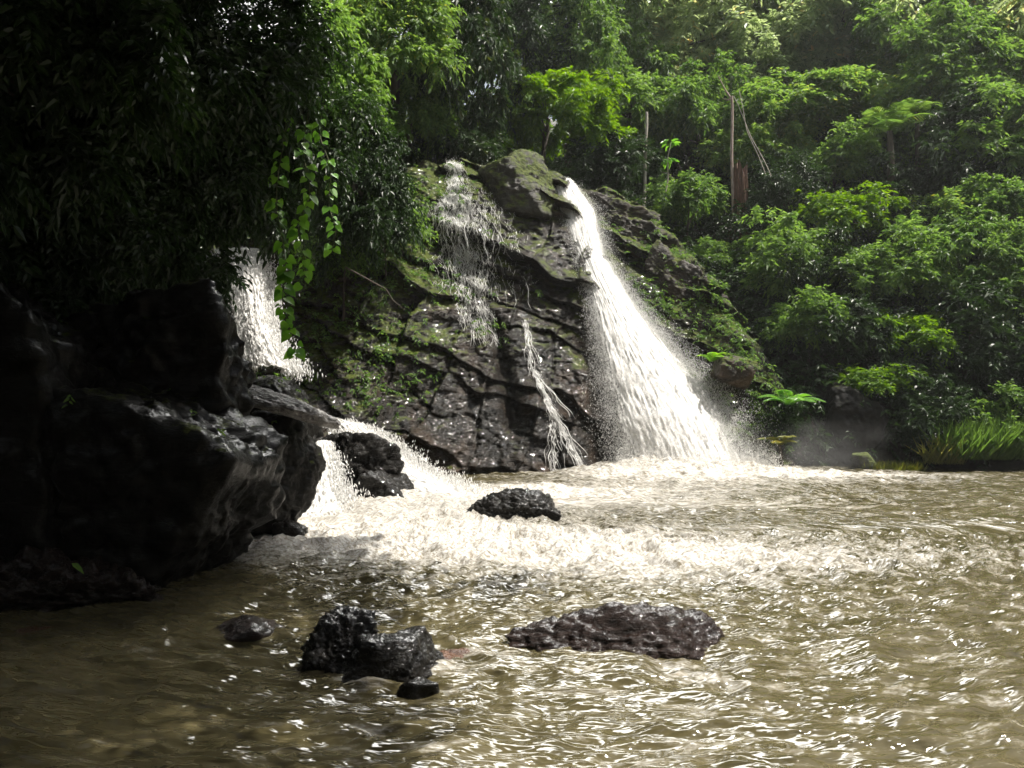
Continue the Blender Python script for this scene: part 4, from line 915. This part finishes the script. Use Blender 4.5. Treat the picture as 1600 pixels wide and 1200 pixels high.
def grass(label, pos, rad, n, h, mat, seed):
    r = np.random.default_rng(seed); a = r.uniform(0, 2 * np.pi, n); q = rad * np.sqrt(r.random(n)) if True else 0
    b = np.stack([np.cos(a) * q * 1.6, np.sin(a) * q * 0.6, 0 * a - 0.1], -1); d = np.stack([r.normal(0, 0.35, n), r.normal(0, 0.3, n) - 0.15, np.ones(n)], -1)
    hh = h * r.uniform(0.5, 1.1, n)
    v, f = leaves(b, d, np.broadcast_to([0, -1.0, 0.2], b.shape) + r.normal(size=b.shape) * 0.4, hh, 0.03, fold=0.1, droop=0.18)
    o = obj('grass_clump', v, f, M[mat], loc=pos); tag(o, label, 'grass clump')
grass('tall green grass clump on the shore left of the low shrub by the right edge', P(1535, 712, 20.2), 0.7, 1300, 1.35, 'leaf_mid', 5)
grass('thin straw coloured grass clump at the left end of the shore grass', P(1475, 720, 20.2), 0.35, 220, 1.0, 'straw', 6)
grass('low green grass tuft on the muddy shore right of the mossy stone', P(1395, 732, 20.1), 0.5, 500, 0.4, 'leaf_olive', 7)

# one fallen leaf on the ledge
lv, lf = leaves(np.zeros((1, 3)), np.array([[1.0, -0.3, -0.45]]), np.array([[0, -0.4, 1.0]]), 0.16, 0.055)
tag(obj('fallen_leaf', lv, lf, M['leaf_lime'], loc=P(112, 880, 7.5)), 'single lime green leaf lying on the low wet ledge', 'leaf')

# ------------------------------------------------------------------ humid air
hm = bpy.data.materials.new('humid_air'); hm.use_nodes = True; hn = hm.node_tree.nodes; hn.remove(hn['Principled BSDF'])
pv = hn.new("ShaderNodeVolumePrincipled"); pv.inputs['Color'].default_value = (0.93, 0.96, 0.95, 1); pv.inputs['Density'].default_value = 0.0005; pv.inputs['Anisotropy'].default_value = 0.3
hm.node_tree.links.new(pv.outputs[0], hn["Material Output"].inputs['Volume'])
b0, b1 = np.array([-130, -120, -4.0]), np.array([140, 150, 75.0])
c8 = np.array([[b1[0] if i & 1 else b0[0], b1[1] if i & 2 else b0[1], b1[2] if i & 4 else b0[2]] for i in range(8)])
hz = obj('haze', c8, np.array([[0, 2, 3, 1], [4, 5, 7, 6], [0, 1, 5, 4], [2, 6, 7, 3], [0, 4, 6, 2], [1, 3, 7, 5]]), hm)
tag(hz, 'thin humid haze filling the gorge', 'haze', kind='stuff')

def mist(label, centre, size, dens):
    m = bpy.data.materials.new('drifting_mist'); m.use_nodes = True; n = m.node_tree.nodes; l = m.node_tree.links; n.remove(n['Principled BSDF'])
    pv = n.new("ShaderNodeVolumePrincipled"); pv.inputs['Color'].default_value = (0.95, 0.95, 0.94, 1); pv.inputs['Anisotropy'].default_value = 0.2
    tc = n.new("ShaderNodeTexCoord"); ln = n.new("ShaderNodeVectorMath"); ln.operation = 'LENGTH'; l.new(tc.outputs['Object'], ln.inputs[0])
    no = n.new("ShaderNodeTexNoise"); no.inputs['Scale'].default_value = 2.2; no.inputs['Detail'].default_value = 3; l.new(tc.outputs['Object'], no.inputs['Vector'])
    a = n.new("ShaderNodeMath"); a.operation = 'MULTIPLY_ADD'; l.new(no.outputs[0], a.inputs[0]); a.inputs[1].default_value = 1.3; l.new(ln.outputs['Value'], a.inputs[2])
    mr = n.new("ShaderNodeMapRange"); mr.interpolation_type = 'SMOOTHSTEP'; mr.inputs['From Min'].default_value = 0.65; mr.inputs['From Max'].default_value = 1.5; mr.inputs['To Min'].default_value = dens; mr.inputs['To Max'].default_value = 0.0
    l.new(a.outputs[0], mr.inputs['Value']); l.new(mr.outputs[0], pv.inputs['Density']); l.new(pv.outputs[0], n["Material Output"].inputs['Volume'])
    d, f = ICO[3]; o = obj('mist', d, f, m, loc=centre); o.scale = size; tag(o, label, 'mist', kind='stuff')
mist('pale mist drifting right from the foot of the main fall', (7.6, 20.2, 0.45), (3.2, 0.9, 1.1), 0.22)
mist('pale mist hanging over the upper cascade on the left', (-6.0, 17.2, 4.5), (0.9, 0.6, 0.8), 0.35)
